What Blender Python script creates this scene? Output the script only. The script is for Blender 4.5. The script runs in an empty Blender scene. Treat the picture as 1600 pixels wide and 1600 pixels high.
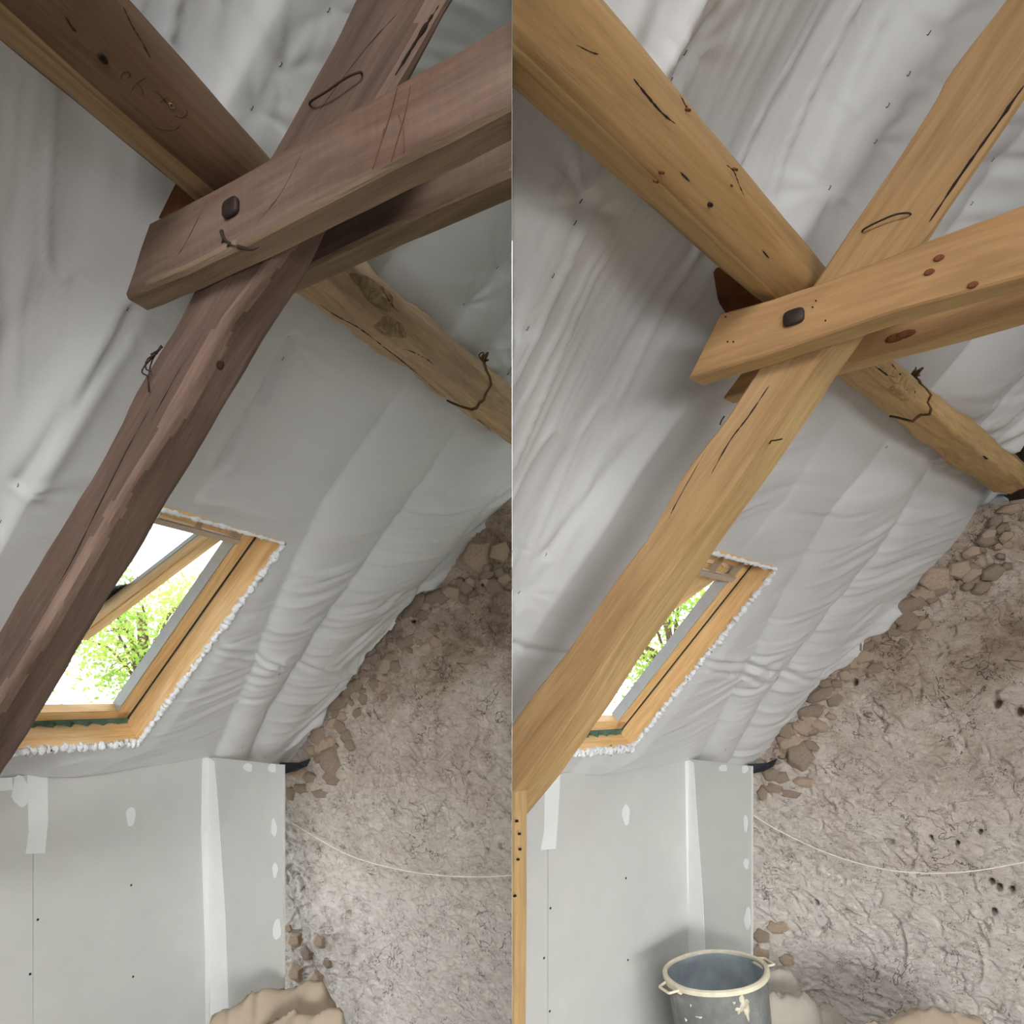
import bpy, bmesh, math, random
import numpy as np
from mathutils import Matrix, Vector

# ------------------------------------------------------------------ camera, sky, exposure
F, YH, EYE = 1080.0, 1085.0, 1.90          # focal length and horizon in pixels, eye height in metres
SC = bpy.context.scene
COL = SC.collection
SC.view_settings.view_transform = 'Standard'
SC.view_settings.look = 'None'
SC.view_settings.gamma = 1.0
SC.view_settings.use_curve_mapping = False
SC.view_settings.exposure = 0.38

cam_d = bpy.data.cameras.new('camera')
cam = bpy.data.objects.new('camera', cam_d)
COL.objects.link(cam)
cam.location = (0, 0, EYE)
cam.rotation_euler = (math.pi / 2, 0, 0)
cam_d.sensor_width = 36.0
cam_d.lens = 36.0 * F / 1600.0
cam_d.shift_y = (YH - 800.0) / 1600.0
cam_d.clip_start = 0.02
SC.camera = cam

world = bpy.data.worlds.new('overcast_sky')
SC.world = world
world.use_nodes = True
nt = world.node_tree
nt.nodes.clear()
wo = nt.nodes.new('ShaderNodeOutputWorld')
wb = nt.nodes.new('ShaderNodeBackground')
tc = nt.nodes.new('ShaderNodeTexCoord')
sx = nt.nodes.new('ShaderNodeSeparateXYZ')
rp_ = nt.nodes.new('ShaderNodeValToRGB')
nt.links.new(tc.outputs['Generated'], sx.inputs[0])
nt.links.new(sx.outputs['Z'], rp_.inputs[0])
rp_.color_ramp.elements[0].position = 0.0
rp_.color_ramp.elements[0].color = (0.86, 0.92, 1.0, 1)
rp_.color_ramp.elements[1].position = 0.6
rp_.color_ramp.elements[1].color = (0.93, 0.97, 1.0, 1)
nt.links.new(rp_.outputs[0], wb.inputs[0])
wb.inputs[1].default_value = 3.2
nt.links.new(wb.outputs[0], wo.inputs[0])

# lamps added for assumed roof windows behind the viewer, none built; low fill added
def area(name, loc, aim, sx_, sy_, power, col, spread=180):
    d = bpy.data.lights.new(name, 'AREA'); d.shape = 'RECTANGLE'; d.size = sx_; d.size_y = sy_; d.energy = power; d.color = col; d.spread = math.radians(spread)
    o = bpy.data.objects.new(name, d); COL.objects.link(o)
    o.location = loc
    o.rotation_euler = (Vector(aim) - Vector(loc)).to_track_quat('-Z', 'Y').to_euler()
    return o
area('assumed_daylight_lamp', (-0.6, -1.9, 3.9), (-0.9, 2.3, 0.0), 1.6, 1.6, 82.0, (1.0, 0.995, 0.985), 120)  # added lamp inside the closed room; its roof window is only assumed
area('assumed_daylight_lamp', (2.6, -1.9, 3.9), (1.4, 2.3, 0.0), 1.6, 1.6, 34.0, (1.0, 0.995, 0.985), 120)
area('low_fill_light', (0.6, -5.4, 1.0), (-0.7, 3.2, 0.4), 2.4, 1.6, 19.0, (1.0, 0.995, 0.985), 45)  # added low fill behind the viewer to lift the slopes; no window there
area('low_fill_light', (3.2, -5.4, 1.0), (1.5, 3.0, 0.5), 2.4, 1.6, 22.0, (1.0, 0.995, 0.985), 55)

# ------------------------------------------------------------------ small maths helpers
def hsh(ix, iy, iz, seed):
    h = (ix.astype(np.int64) * 374761393 + iy.astype(np.int64) * 668265263 + iz.astype(np.int64) * 2147483647 + seed * 974634777) & 0xffffffff
    h = ((h ^ (h >> 13)) * 1274126177) & 0xffffffff
    h = ((h ^ (h >> 16)) * 2246822519) & 0xffffffff
    return ((h ^ (h >> 15)) & 0xffffff) / float(0xffffff) * 2 - 1

def noise(x, y, z=None, seed=0):
    x = np.asarray(x, float); y = np.asarray(y, float)
    z = np.zeros_like(x) if z is None else np.asarray(z, float)
    x0, y0, z0 = np.floor(x), np.floor(y), np.floor(z)
    fx, fy, fz = x - x0, y - y0, z - z0
    fx, fy, fz = [f * f * f * (f * (f * 6 - 15) + 10) for f in (fx, fy, fz)]
    r = 0
    for dx in (0, 1):
        wx = fx if dx else 1 - fx
        for dy in (0, 1):
            wy = fy if dy else 1 - fy
            for dz in (0, 1):
                wz = fz if dz else 1 - fz
                r = r + wx * wy * wz * hsh(x0 + dx, y0 + dy, z0 + dz, seed)
    return r

def fbm(x, y, z=None, seed=0, octv=4):
    r, a, f = 0, 1.0, 1.0
    for o in range(octv):
        r = r + a * noise(x * f, y * f, None if z is None else z * f, seed + o * 17)
        a *= 0.5; f *= 2.03
    return r

def sstep(a, b, x):
    t = np.clip((x - a) / (b - a), 0, 1)
    return t * t * (3 - 2 * t)

def unit(v):
    v = np.asarray(v, float)
    return v / np.linalg.norm(v)

RNG = random.Random(5)

# ------------------------------------------------------------------ the two attic rooms: each has its own roof slope and truss
class Room:
    def __init__(s, side, corner, vpP, vpC, tan, depth, tq, tY):
        s.side = side
        s.P = np.array([(vpP - 800) / F, 1, 0])
        s.C = np.array([(800 - vpC) / F, -1, 0])
        s.P0 = s.ray(*corner) * depth                # top inside corner of the knee wall
        s.U = unit(s.P)                              # along the purlin, level, away from the viewer
        s.Cn = unit(s.C)                             # level, across the roof, towards the ridge
        s.V = unit(s.C + np.array([0, 0, np.linalg.norm(s.C) * tan]))   # up the slope
        n = unit(np.cross(s.U, s.V))
        s.n = n if n[2] < 0 else -n                  # into the room
        s.TA = s.ray(*tq) * tY                       # a point on the front of the truss
        s.TN = np.cross(s.C, [0, 0, 1.0])
        s.M2 = np.linalg.pinv(np.stack([s.U, s.V], 1))
    def ray(s, x, y):
        return np.array([(x - 800) / F, 1.0, (YH - y) / F])
    def plane(s, x, y, p, n):
        r = s.ray(x, y)
        return r * (np.dot(n, p) / np.dot(n, r))
    def roof(s, x, y, h=0.0):
        return s.plane(x, y, s.P0 + s.n * h, s.n)
    def uv(s, x, y, h=0.0):
        return s.M2 @ (s.roof(x, y, h) - s.P0 - s.n * h)
    def uvh(s, u, v, h=0.0):
        return s.P0 + s.U * u + s.V * v + s.n * h
    def truss(s, x, y, w=0.0):
        return s.plane(x, y, s.TA + s.U * w, s.TN)
    def gable(s, x, y, o=0.0):
        return s.plane(x, y, s.P0 + s.U * (0.6 + o), s.TN)

A = Room('left', (325, 1183), 1290, -1000, 0.827, 3.6, (400, 300), 1.31)
B = Room('right', (1075, 1186), 1950, -520, 1.137, 3.6, (1290, 440), 1.46)
EYEV = np.array([0, 0, EYE])

# ------------------------------------------------------------------ object helpers (points are given relative to the eye)
WM = {}
def link(o, parent=None, mw=None):
    COL.objects.link(o)
    mw = mw or Matrix.Identity(4)
    WM[o.name] = mw
    if parent is not None:
        o.parent = parent
        o.matrix_parent_inverse = WM[parent.name].inverted()
    o.matrix_basis = mw
    return o

def tag(o, label=None, cat=None, group=None, kind=None):
    if label: o['label'] = label
    if cat: o['category'] = cat
    if group: o['group'] = group
    if kind: o['kind'] = kind
    return o

def empty(name, p):
    o = bpy.data.objects.new(name, None)
    o.empty_display_size = 0.1
    return link(o, None, Matrix.Translation(Vector(np.asarray(p) + EYEV)))

def mk(name, verts, faces, mat, parent=None, axes=None, origin=None, smooth=True, clip=None, sharp=None, fmat=None, mats=()):
    verts = np.asarray(verts, float)
    if origin is None:
        origin = np.array([verts[:, 0].mean(), verts[:, 1].mean(), verts[:, 2].min()])
    if axes is None:
        R = np.eye(3)
    else:
        R = np.stack(axes, 1)
    loc = (verts - origin) @ R
    me = bpy.data.meshes.new(name)
    me.from_pydata(loc.tolist(), [], [list(map(int, f)) for f in faces])
    me.update()
    me.materials.append(mat)
    for m_ in mats: me.materials.append(m_)
    if fmat is not None: me.polygons.foreach_set('material_index', np.asarray(fmat, np.int32))
    if clip is not None or sharp is not None:
        bm = bmesh.new(); bm.from_mesh(me)
        bmesh.ops.recalc_face_normals(bm, faces=bm.faces)
        if clip is not None:
            pco = (np.array([clip, 0, 0]) - origin) @ R
            pno = np.array([1.0 if clip < 0 else -1.0, 0, 0]) @ R
            r = bmesh.ops.bisect_plane(bm, geom=bm.verts[:] + bm.edges[:] + bm.faces[:], dist=1e-6, plane_co=Vector(pco), plane_no=Vector(pno), clear_outer=True)
            ed = [e for e in r['geom_cut'] if isinstance(e, bmesh.types.BMEdge)]
            if ed:
                bmesh.ops.holes_fill(bm, edges=ed, sides=0)
        if sharp is not None:
            for e in bm.edges:
                if len(e.link_faces) == 2 and e.calc_face_angle(0) > sharp:
                    e.smooth = False
        bm.to_mesh(me); bm.free()
    if smooth:
        me.polygons.foreach_set('use_smooth', [True] * len(me.polygons))
    o = bpy.data.objects.new(name, me)
    mw = Matrix.Translation(Vector(origin + EYEV)) @ Matrix([list(map(float, r)) for r in R]).to_4x4()
    return link(o, parent, mw)

def box_pts(c):                                      # 8 corners: 4 of one end then 4 of the other
    return [(0, 1, 2, 3), (7, 6, 5, 4), (0, 4, 5, 1), (1, 5, 6, 2), (2, 6, 7, 3), (3, 7, 4, 0)]

def prism(pts, d):
    pts = np.asarray(pts, float); n = len(pts)
    v = np.concatenate([pts, pts + np.asarray(d)])
    f = [list(range(n)), list(range(2 * n - 1, n - 1, -1))]
    f += [(i, i + n, (i + 1) % n + n, (i + 1) % n) for i in range(n)]
    return v, f

def resample(pts, step=None, n=None):
    pts = np.asarray(pts, float)
    d = np.r_[0, np.cumsum(np.linalg.norm(np.diff(pts, axis=0), axis=1))]
    n = n or max(2, int(d[-1] / step) + 1)
    t = np.linspace(0, d[-1], n)
    return np.stack([np.interp(t, d, pts[:, k]) for k in range(pts.shape[1])], 1)

def smooth_path(pts, n=24):
    pts = np.asarray(pts, float)
    P = np.vstack([2 * pts[0] - pts[1], pts, 2 * pts[-1] - pts[-2]])
    out = []
    m = len(pts) - 1
    for t in np.linspace(0, m - 1e-6, n):
        i = int(t); f = t - i
        p0, p1, p2, p3 = P[i:i + 4]
        out.append(0.5 * (2 * p1 + (p2 - p0) * f + (2 * p0 - 5 * p1 + 4 * p2 - p3) * f * f + (3 * p1 - p0 - 3 * p2 + p3) * f ** 3))
    return np.array(out)

def tube_geo(path, r, k=8, closed=False):
    path = np.asarray(path, float); n = len(path)
    r = np.full(n, r) if np.isscalar(r) else np.asarray(r)
    tg = np.gradient(path, axis=0) if not closed else np.roll(path, -1, 0) - np.roll(path, 1, 0)
    v = []; up = np.array([0.13, 0.21, 0.97])
    for i in range(n):
        t = unit(tg[i]); a = np.cross(t, up)
        if np.linalg.norm(a) < 0.05: a = np.cross(t, [1, 0, 0])
        a = unit(a); b = np.cross(t, a)
        for j in range(k):
            q = 2 * math.pi * j / k
            v.append(path[i] + r[i] * (math.cos(q) * a + math.sin(q) * b))
    f = []
    for i in range(n if closed else n - 1):
        i2 = (i + 1) % n
        for j in range(k):
            f.append((i * k + j, i * k + (j + 1) % k, i2 * k + (j + 1) % k, i2 * k + j))
    if not closed:
        f.append(list(range(k))[::-1]); f.append(list(range((n - 1) * k, n * k)))
    return np.array(v), f

def join(parts):
    V, Fa, o = [], [], 0
    for v, f in parts:
        V.append(np.asarray(v)); Fa += [[i + o for i in q] for q in f]; o += len(v)
    return np.concatenate(V), Fa

def loft(rings, cap=True):
    rings = np.asarray(rings); n, k = rings.shape[:2]
    f = []
    for i in range(n - 1):
        for j in range(k):
            f.append((i * k + j, i * k + (j + 1) % k, (i + 1) * k + (j + 1) % k, (i + 1) * k + j))
    if cap:
        f.append(list(range(k))[::-1]); f.append(list(range((n - 1) * k, n * k)))
    return rings.reshape(-1, 3), f

# ------------------------------------------------------------------ materials
def new_mat(name):
    m = bpy.data.materials.new(name); m.use_nodes = True
    t = m.node_tree; t.nodes.clear()
    out = t.nodes.new('ShaderNodeOutputMaterial'); b = t.nodes.new('ShaderNodeBsdfPrincipled')
    t.links.new(b.outputs[0], out.inputs[0])
    return m, t, b

def lin(c):
    return tuple(((x / 255) / 12.92 if x / 255 <= 0.04045 else ((x / 255 + 0.055) / 1.055) ** 2.4) for x in c) + (1.0,)

def ramp(t, stops):
    r = t.nodes.new('ShaderNodeValToRGB'); e = r.color_ramp.elements
    while len(e) < len(stops): e.new(0.5)
    for i, (p, c) in enumerate(stops):
        e[i].position = p; e[i].color = c if len(c) == 4 else lin(c)
    return r

def tex(t, kind, scale, coord='Object', mapping=None, **kw):
    n = t.nodes.new(kind)
    c = t.nodes.new('ShaderNodeTexCoord')
    src = c.outputs[coord]
    if mapping is not None:
        mp = t.nodes.new('ShaderNodeMapping'); mp.inputs['Scale'].default_value = mapping
        t.links.new(src, mp.inputs[0]); src = mp.outputs[0]
    t.links.new(src, n.inputs['Vector'])
    n.inputs['Scale'].default_value = scale
    for k, v in kw.items(): n.inputs[k].default_value = v
    return n

def mix(t, a, b, fac, mode='MIX'):
    m = t.nodes.new('ShaderNodeMix'); m.data_type = 'RGBA'; m.blend_type = mode
    for s, i in ((fac, 0), (a, 6), (b, 7)):
        if hasattr(s, 'is_linked'): t.links.new(s, m.inputs[i])
        else: m.inputs[i].default_value = s
    return m.outputs[2]

def bump(t, b, src, strength=0.3, dist=0.01, prev=None):
    n = t.nodes.new('ShaderNodeBump'); n.inputs['Strength'].default_value = strength; n.inputs['Distance'].default_value = dist
    t.links.new(src, n.inputs['Height'])
    if prev is not None: t.links.new(prev.outputs[0], n.inputs['Normal'])
    t.links.new(n.outputs[0], b.inputs['Normal'])
    return n

def wood(name, dark, mid, light, stain=None, rough=0.75, bs=0.35, seed=0.0, saw=False, patch=0.6):
    m, t, b = new_mat(name)
    g = tex(t, 'ShaderNodeTexNoise', 1.0, mapping=(1.6, 14, 14), Detail=6.0, Roughness=0.6, Distortion=0.7)
    r = ramp(t, [(0.28, dark), (0.5, mid), (0.74, light)])
    t.links.new(g.outputs[0], r.inputs[0])
    big = tex(t, 'ShaderNodeTexNoise', 1.0, mapping=(2.2, 5.5, 5.5), Detail=3.0, Roughness=0.55)
    rb = ramp(t, [(0.36, (0, 0, 0, 1)), (0.66, (1, 1, 1, 1))])
    t.links.new(big.outputs[0], rb.inputs[0])
    col = r.outputs[0]
    if stain is not None:
        mm = t.nodes.new('ShaderNodeMath'); mm.operation = 'MULTIPLY'; mm.inputs[1].default_value = patch
        t.links.new(rb.outputs[0], mm.inputs[0])
        col = mix(t, col, lin(stain), mm.outputs[0])
    fine = tex(t, 'ShaderNodeTexNoise', 1.0, mapping=(5, 95, 95), Detail=4.0, Roughness=0.65)
    rf = ramp(t, [(0.3, (0.72, 0.72, 0.72, 1)), (0.6, (1.06, 1.06, 1.06, 1))])
    t.links.new(fine.outputs[0], rf.inputs[0])
    col = mix(t, col, rf.outputs[0], 0.7, 'MULTIPLY')
    if saw:
        w = tex(t, 'ShaderNodeTexNoise', 1.0, mapping=(90, 9, 9), Detail=2.0)
        rw = ramp(t, [(0.35, (0.9, 0.9, 0.9, 1)), (0.65, (1.04, 1.04, 1.04, 1))])
        t.links.new(w.outputs[0], rw.inputs[0])
        col = mix(t, col, rw.outputs[0], 0.6, 'MULTIPLY')
    t.links.new(col, b.inputs['Base Color'])
    b.inputs['Roughness'].default_value = rough
    b.inputs['Specular IOR Level'].default_value = 0.25
    p = bump(t, b, g.outputs[0], bs, 0.012)
    bump(t, b, fine.outputs[0], bs, 0.004, p)
    return m

def plain(name, c, rough=0.6, metal=0.0, var=0.12, scale=30.0, bs=0.0, spec=0.4):
    m, t, b = new_mat(name)
    n = tex(t, 'ShaderNodeTexNoise', scale, Detail=4.0)
    k0 = 1 - var; k1 = 1 + var
    c0 = lin(c)
    r = ramp(t, [(0.3, tuple(x * k0 for x in c0[:3]) + (1,)), (0.7, tuple(min(1, x * k1) for x in c0[:3]) + (1,))])
    t.links.new(n.outputs[0], r.inputs[0]); t.links.new(r.outputs[0], b.inputs['Base Color'])
    b.inputs['Roughness'].default_value = rough; b.inputs['Metallic'].default_value = metal
    b.inputs['Specular IOR Level'].default_value = spec
    if bs: bump(t, b, n.outputs[0], bs, 0.004)
    return m

def membrane_mat(name, c0, c1):
    m, t, b = new_mat(name)
    n1 = tex(t, 'ShaderNodeTexNoise', 2.2, Detail=5.0)
    r = ramp(t, [(0.3, c0), (0.7, c1)])
    t.links.new(n1.outputs[0], r.inputs[0]); t.links.new(r.outputs[0], b.inputs['Base Color'])
    b.inputs['Roughness'].default_value = 0.55; b.inputs['Specular IOR Level'].default_value = 0.3
    n2 = tex(t, 'ShaderNodeTexNoise', 1.0, mapping=(9, 26, 9), Detail=5.0, Distortion=1.2)
    n3 = tex(t, 'ShaderNodeTexNoise', 300.0, Detail=2.0)
    p = bump(t, b, n2.outputs[0], 0.12, 0.012)
    bump(t, b, n3.outputs[0], 0.12, 0.0015, p)
    return m

def plaster_mat(name):
    m, t, b = new_mat(name)
    n1 = tex(t, 'ShaderNodeTexNoise', 3.0, Detail=9.0, Roughness=0.66, Distortion=0.6)
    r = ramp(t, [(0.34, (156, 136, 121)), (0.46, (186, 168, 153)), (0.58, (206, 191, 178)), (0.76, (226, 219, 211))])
    t.links.new(n1.outputs[0], r.inputs[0])
    # painted light low on the wall: whiter, ragged limit; earth mortar browner above
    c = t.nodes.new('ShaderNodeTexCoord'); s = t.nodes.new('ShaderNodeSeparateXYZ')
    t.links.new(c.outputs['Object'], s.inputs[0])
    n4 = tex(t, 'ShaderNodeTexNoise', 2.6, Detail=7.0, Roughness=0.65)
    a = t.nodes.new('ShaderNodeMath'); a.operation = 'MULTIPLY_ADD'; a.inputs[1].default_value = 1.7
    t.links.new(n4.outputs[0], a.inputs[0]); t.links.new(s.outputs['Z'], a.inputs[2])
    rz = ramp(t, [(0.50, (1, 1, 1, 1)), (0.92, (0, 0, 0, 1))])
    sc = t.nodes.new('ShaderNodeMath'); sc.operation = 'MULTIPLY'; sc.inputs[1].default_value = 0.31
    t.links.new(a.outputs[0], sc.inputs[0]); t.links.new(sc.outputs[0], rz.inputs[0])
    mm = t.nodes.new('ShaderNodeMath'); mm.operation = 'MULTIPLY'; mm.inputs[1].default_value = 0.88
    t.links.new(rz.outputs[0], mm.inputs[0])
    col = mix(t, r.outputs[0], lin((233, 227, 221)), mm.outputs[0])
    # straw-shaped cracks and pits
    v = tex(t, 'ShaderNodeTexNoise', 1.0, mapping=(19, 19, 32), Detail=6.0, Roughness=0.72, Distortion=2.2)
    rv = ramp(t, [(0.30, (0.40, 0.35, 0.31, 1)), (0.42, (1, 1, 1, 1)), (0.66, (1, 1, 1, 1)), (.72, (1.12, 1.12, 1.12, 1))])
    t.links.new(v.outputs[0], rv.inputs[0])
    col = mix(t, col, rv.outputs[0], 0.75, 'MULTIPLY')
    mt = tex(t, 'ShaderNodeTexNoise', 1.0, mapping=(15, 15, 27), Detail=8.0, Roughness=0.68, Distortion=1.1)  # relief shading put into the colour: brown recesses, pale raised scrapes
    rmt = ramp(t, [(.34, (.60, .54, .49, 1)), (.44, (.94, .93, .92, 1)), (.58, (1.08, 1.08, 1.08, 1)), (.70, (1.22, 1.23, 1.24, 1))])
    t.links.new(mt.outputs[0], rmt.inputs[0])
    col = mix(t, col, rmt.outputs[0], 0.6, 'MULTIPLY')
    lines = None
    for sc_, wd_, seed_ in ((5.0, .007, 3.1), (13.0, .010, 8.7), (27.0, .013, 5.2)):
        n5 = tex(t, 'ShaderNodeTexNoise', sc_, Detail=3.0, Roughness=0.6, Distortion=0.9)
        n5.noise_dimensions = '4D'; n5.inputs['W'].default_value = seed_
        sb = t.nodes.new('ShaderNodeMath'); sb.operation = 'SUBTRACT'; sb.inputs[1].default_value = .5
        ab = t.nodes.new('ShaderNodeMath'); ab.operation = 'ABSOLUTE'
        t.links.new(n5.outputs[0], sb.inputs[0]); t.links.new(sb.outputs[0], ab.inputs[0])
        mk_ = tex(t, 'ShaderNodeTexNoise', sc_ * .8, Detail=2.0); mk_.noise_dimensions = '4D'; mk_.inputs['W'].default_value = seed_ + 4
        rm = ramp(t, [(.51, (0, 0, 0, 1)), (.63, (.12, .12, .12, 1))])
        t.links.new(mk_.outputs[0], rm.inputs[0])
        # width of the line swells and dies away with the mask
        ml = t.nodes.new('ShaderNodeMath'); ml.operation = 'MULTIPLY'; ml.inputs[1].default_value = wd_ / .12
        t.links.new(rm.outputs[0], ml.inputs[0])
        dv = t.nodes.new('ShaderNodeMath'); dv.operation = 'DIVIDE'
        ad = t.nodes.new('ShaderNodeMath'); ad.operation = 'ADD'; ad.inputs[1].default_value = .0004
        t.links.new(ml.outputs[0], ad.inputs[0])
        t.links.new(ab.outputs[0], dv.inputs[0]); t.links.new(ad.outputs[0], dv.inputs[1])
        cl = t.nodes.new('ShaderNodeClamp'); t.links.new(dv.outputs[0], cl.inputs[0])
        if lines is None: lines = cl.outputs[0]
        else:
            mn = t.nodes.new('ShaderNodeMath'); mn.operation = 'MULTIPLY'
            t.links.new(lines, mn.inputs[0]); t.links.new(cl.outputs[0], mn.inputs[1]); lines = mn.outputs[0]
    rl_ = ramp(t, [(0.0, (.36, .31, .27, 1)), (1.0, (1, 1, 1, 1))])
    t.links.new(lines, rl_.inputs[0])
    col = mix(t, col, rl_.outputs[0], 0.95, 'MULTIPLY')
    t.links.new(col, b.inputs['Base Color'])
    b.inputs['Roughness'].default_value = 0.95; b.inputs['Specular IOR Level'].default_value = 0.1
    p = bump(t, b, n1.outputs[0], 0.35, 0.015)
    p = bump(t, b, v.outputs[0], 0.8, 0.012, p)
    g = tex(t, 'ShaderNodeTexNoise', 55.0, Detail=5.0, Roughness=0.7)
    p = bump(t, b, mt.outputs[0], 0.5, 0.015, p)
    p = bump(t, b, g.outputs[0], 0.8, 0.008, p)
    bump(t, b, lines, 0.8, 0.008, p)
    return m

M = {}
M['L_purlin'] = wood('brown_timber', (56, 38, 27), (84, 60, 44), (112, 84, 64), stain=(132, 106, 84), patch=0.5)
M['L_strip'] = wood('tan_sapwood', (116, 92, 64), (148, 120, 86), (172, 144, 108))
M['L_log'] = wood('pale_log', (156, 128, 96), (189, 160, 123), (214, 187, 152), stain=(164, 143, 121), bs=0.5)
M['L_rafter'] = wood('purple_brown_timber', (72, 56, 50), (102, 83, 75), (130, 109, 100), stain=(112, 90, 76), bs=0.45)
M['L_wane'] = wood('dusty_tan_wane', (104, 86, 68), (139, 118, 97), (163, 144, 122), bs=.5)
M['L_sap'] = wood('pinkish_sapwood', (112, 90, 80), (136, 112, 100), (158, 136, 122))
M['L_collar'] = wood('rough_sawn_brown_timber', (88, 70, 61), (121, 101, 90), (146, 126, 114), stain=(106, 79, 63), saw=True, bs=0.4)
M['R_purlin'] = wood('honey_timber', (133, 101, 62), (155, 121, 77), (175, 142, 96), stain=(175, 144, 103), patch=0.5, bs=0.22)
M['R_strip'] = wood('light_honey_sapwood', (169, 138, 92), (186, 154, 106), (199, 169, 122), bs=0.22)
M['R_log'] = wood('yellow_log', (163, 131, 86), (190, 157, 108), (210, 179, 131), stain=(177, 148, 106), bs=0.45)
M['R_rafter'] = wood('sanded_honey_timber', (141, 108, 74), (166, 132, 94), (186, 154, 113), stain=(171, 138, 95), bs=0.25)
M['R_collar'] = wood('orange_honey_timber', (146, 112, 76), (169, 133, 93), (187, 153, 110), stain=(176, 135, 91), bs=0.2)
M['pine'] = wood('pine_window_wood', (226, 180, 122), (240, 204, 150), (250, 220, 172), bs=0.12, rough=0.5)
M['old'] = wood('old_dark_boards', (40, 32, 26), (62, 50, 40), (84, 70, 56))
M['crack'] = plain('dark_crack', (38, 26, 20), 0.95, var=0.3)
M['iron'] = plain('dark_iron', (62, 50, 46), 0.6, 0.5, var=0.25, scale=60, bs=0.3)
M['wire'] = plain('rusty_wire', (58, 44, 38), 0.8, 0.2)
M['rope'] = plain('old_rope', (92, 70, 52), 0.95, var=0.3, scale=120, bs=0.5)
M['mem'] = membrane_mat('grey_white_membrane', (204, 205, 206), (213, 214, 214))
M['foam'] = plain('white_insulation_fibre', (236, 240, 244), 0.9, var=0.05, scale=40, bs=0.6)
M['board'] = plain('grey_plasterboard', (196, 197, 194), 0.9, var=0.03, scale=6)
M['tape'] = plain('white_joint_compound', (226, 229, 228), 0.85, var=0.025, scale=12)
M['screw'] = plain('dark_screw', (40, 40, 42), 0.5, 0.6)
M['edge'] = plain('plasterboard_core', (214, 206, 184), 0.9)
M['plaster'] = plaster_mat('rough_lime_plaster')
M['stone'] = plain('rubble_stone', (176, 156, 138), 0.95, var=0.22, scale=14, bs=0.7, spec=0.1)
M['stone2'] = plain('grey_rubble_stone', (150, 134, 120), 0.95, var=0.22, scale=14, bs=0.7, spec=0.1)
M['alu'] = plain('grey_aluminium_cladding', (196, 204, 212), 0.5, 0.0, var=0.04)
M['bar'] = plain('beige_metal_bar', (200, 186, 168), 0.45, 0.3, var=0.05)
M['gasket'] = plain('dark_gasket', (46, 58, 54), 0.7)
M['green'] = plain('green_membrane_scrap', (86, 116, 104), 0.7, var=0.3, scale=20)
M['cord'] = plain('cream_cord', (244, 238, 228), 0.8)
M['blue'] = plain('blue_black_gap_shade', (40, 46, 54), 0.8)
M['floor'] = plain('dusty_floor', (186, 178, 168), 0.95, var=0.15, scale=8, bs=0.3)
M['cloth'] = plain('beige_dust_sheet', (172, 156, 138), 0.95, var=0.1, scale=5, bs=0.1, spec=0.1)
M['cloth2'] = plain('grey_dust_sheet', (176, 170, 160), 0.95, var=0.1, scale=5, bs=0.1, spec=0.1)
def sheet_mat():
    m, t, b = new_mat('translucent_white_sheet')
    b.inputs['Base Color'].default_value = lin((232, 232, 228)); b.inputs['Roughness'].default_value = 0.8
    tr = t.nodes.new('ShaderNodeBsdfTranslucent'); tr.inputs[0].default_value = lin((240, 240, 236))
    ms = t.nodes.new('ShaderNodeMixShader'); ms.inputs[0].default_value = 0.6
    out = [n_ for n_ in t.nodes if n_.type == 'OUTPUT_MATERIAL'][0]
    t.links.new(b.outputs[0], ms.inputs[1]); t.links.new(tr.outputs[0], ms.inputs[2]); t.links.new(ms.outputs[0], out.inputs[0])
    return m
M['sheet'] = sheet_mat()
M['bark'] = plain('bark', (120, 100, 80), 0.9)
M['ground'] = plain('grass_ground', (110, 130, 80), 0.95, scale=2)

def leaf_mat():
    m, t, b = new_mat('spring_leaves')
    n = tex(t, 'ShaderNodeTexNoise', 2.0, Detail=3.0)
    r = ramp(t, [(0.35, (150, 186, 84)), (0.65, (206, 220, 120))])
    t.links.new(n.outputs[0], r.inputs[0]); t.links.new(r.outputs[0], b.inputs['Base Color'])
    b.inputs['Roughness'].default_value = 0.5
    tr = t.nodes.new('ShaderNodeBsdfTranslucent'); t.links.new(r.outputs[0], tr.inputs[0])
    ms = t.nodes.new('ShaderNodeMixShader'); ms.inputs[0].default_value = 0.5
    out = [n_ for n_ in t.nodes if n_.type == 'OUTPUT_MATERIAL'][0]
    t.links.new(b.outputs[0], ms.inputs[1]); t.links.new(tr.outputs[0], ms.inputs[2]); t.links.new(ms.outputs[0], out.inputs[0])
    return m
M['leaf'] = leaf_mat()

def glass_mat():
    m, t, b = new_mat('window_glass')
    t.nodes.remove(b)
    out = [n_ for n_ in t.nodes if n_.type == 'OUTPUT_MATERIAL'][0]
    tr = t.nodes.new('ShaderNodeBsdfTransparent'); tr.inputs[0].default_value = (0.95, 0.97, 0.97, 1)
    gl = t.nodes.new('ShaderNodeBsdfGlossy'); gl.inputs['Roughness'].default_value = 0.02
    fr = t.nodes.new('ShaderNodeFresnel'); fr.inputs[0].default_value = 1.10
    ms = t.nodes.new('ShaderNodeMixShader')
    t.links.new(fr.outputs[0], ms.inputs[0]); t.links.new(tr.outputs[0], ms.inputs[1]); t.links.new(gl.outputs[0], ms.inputs[2])
    t.links.new(ms.outputs[0], out.inputs[0])
    return m
M['glass'] = glass_mat()

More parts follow.
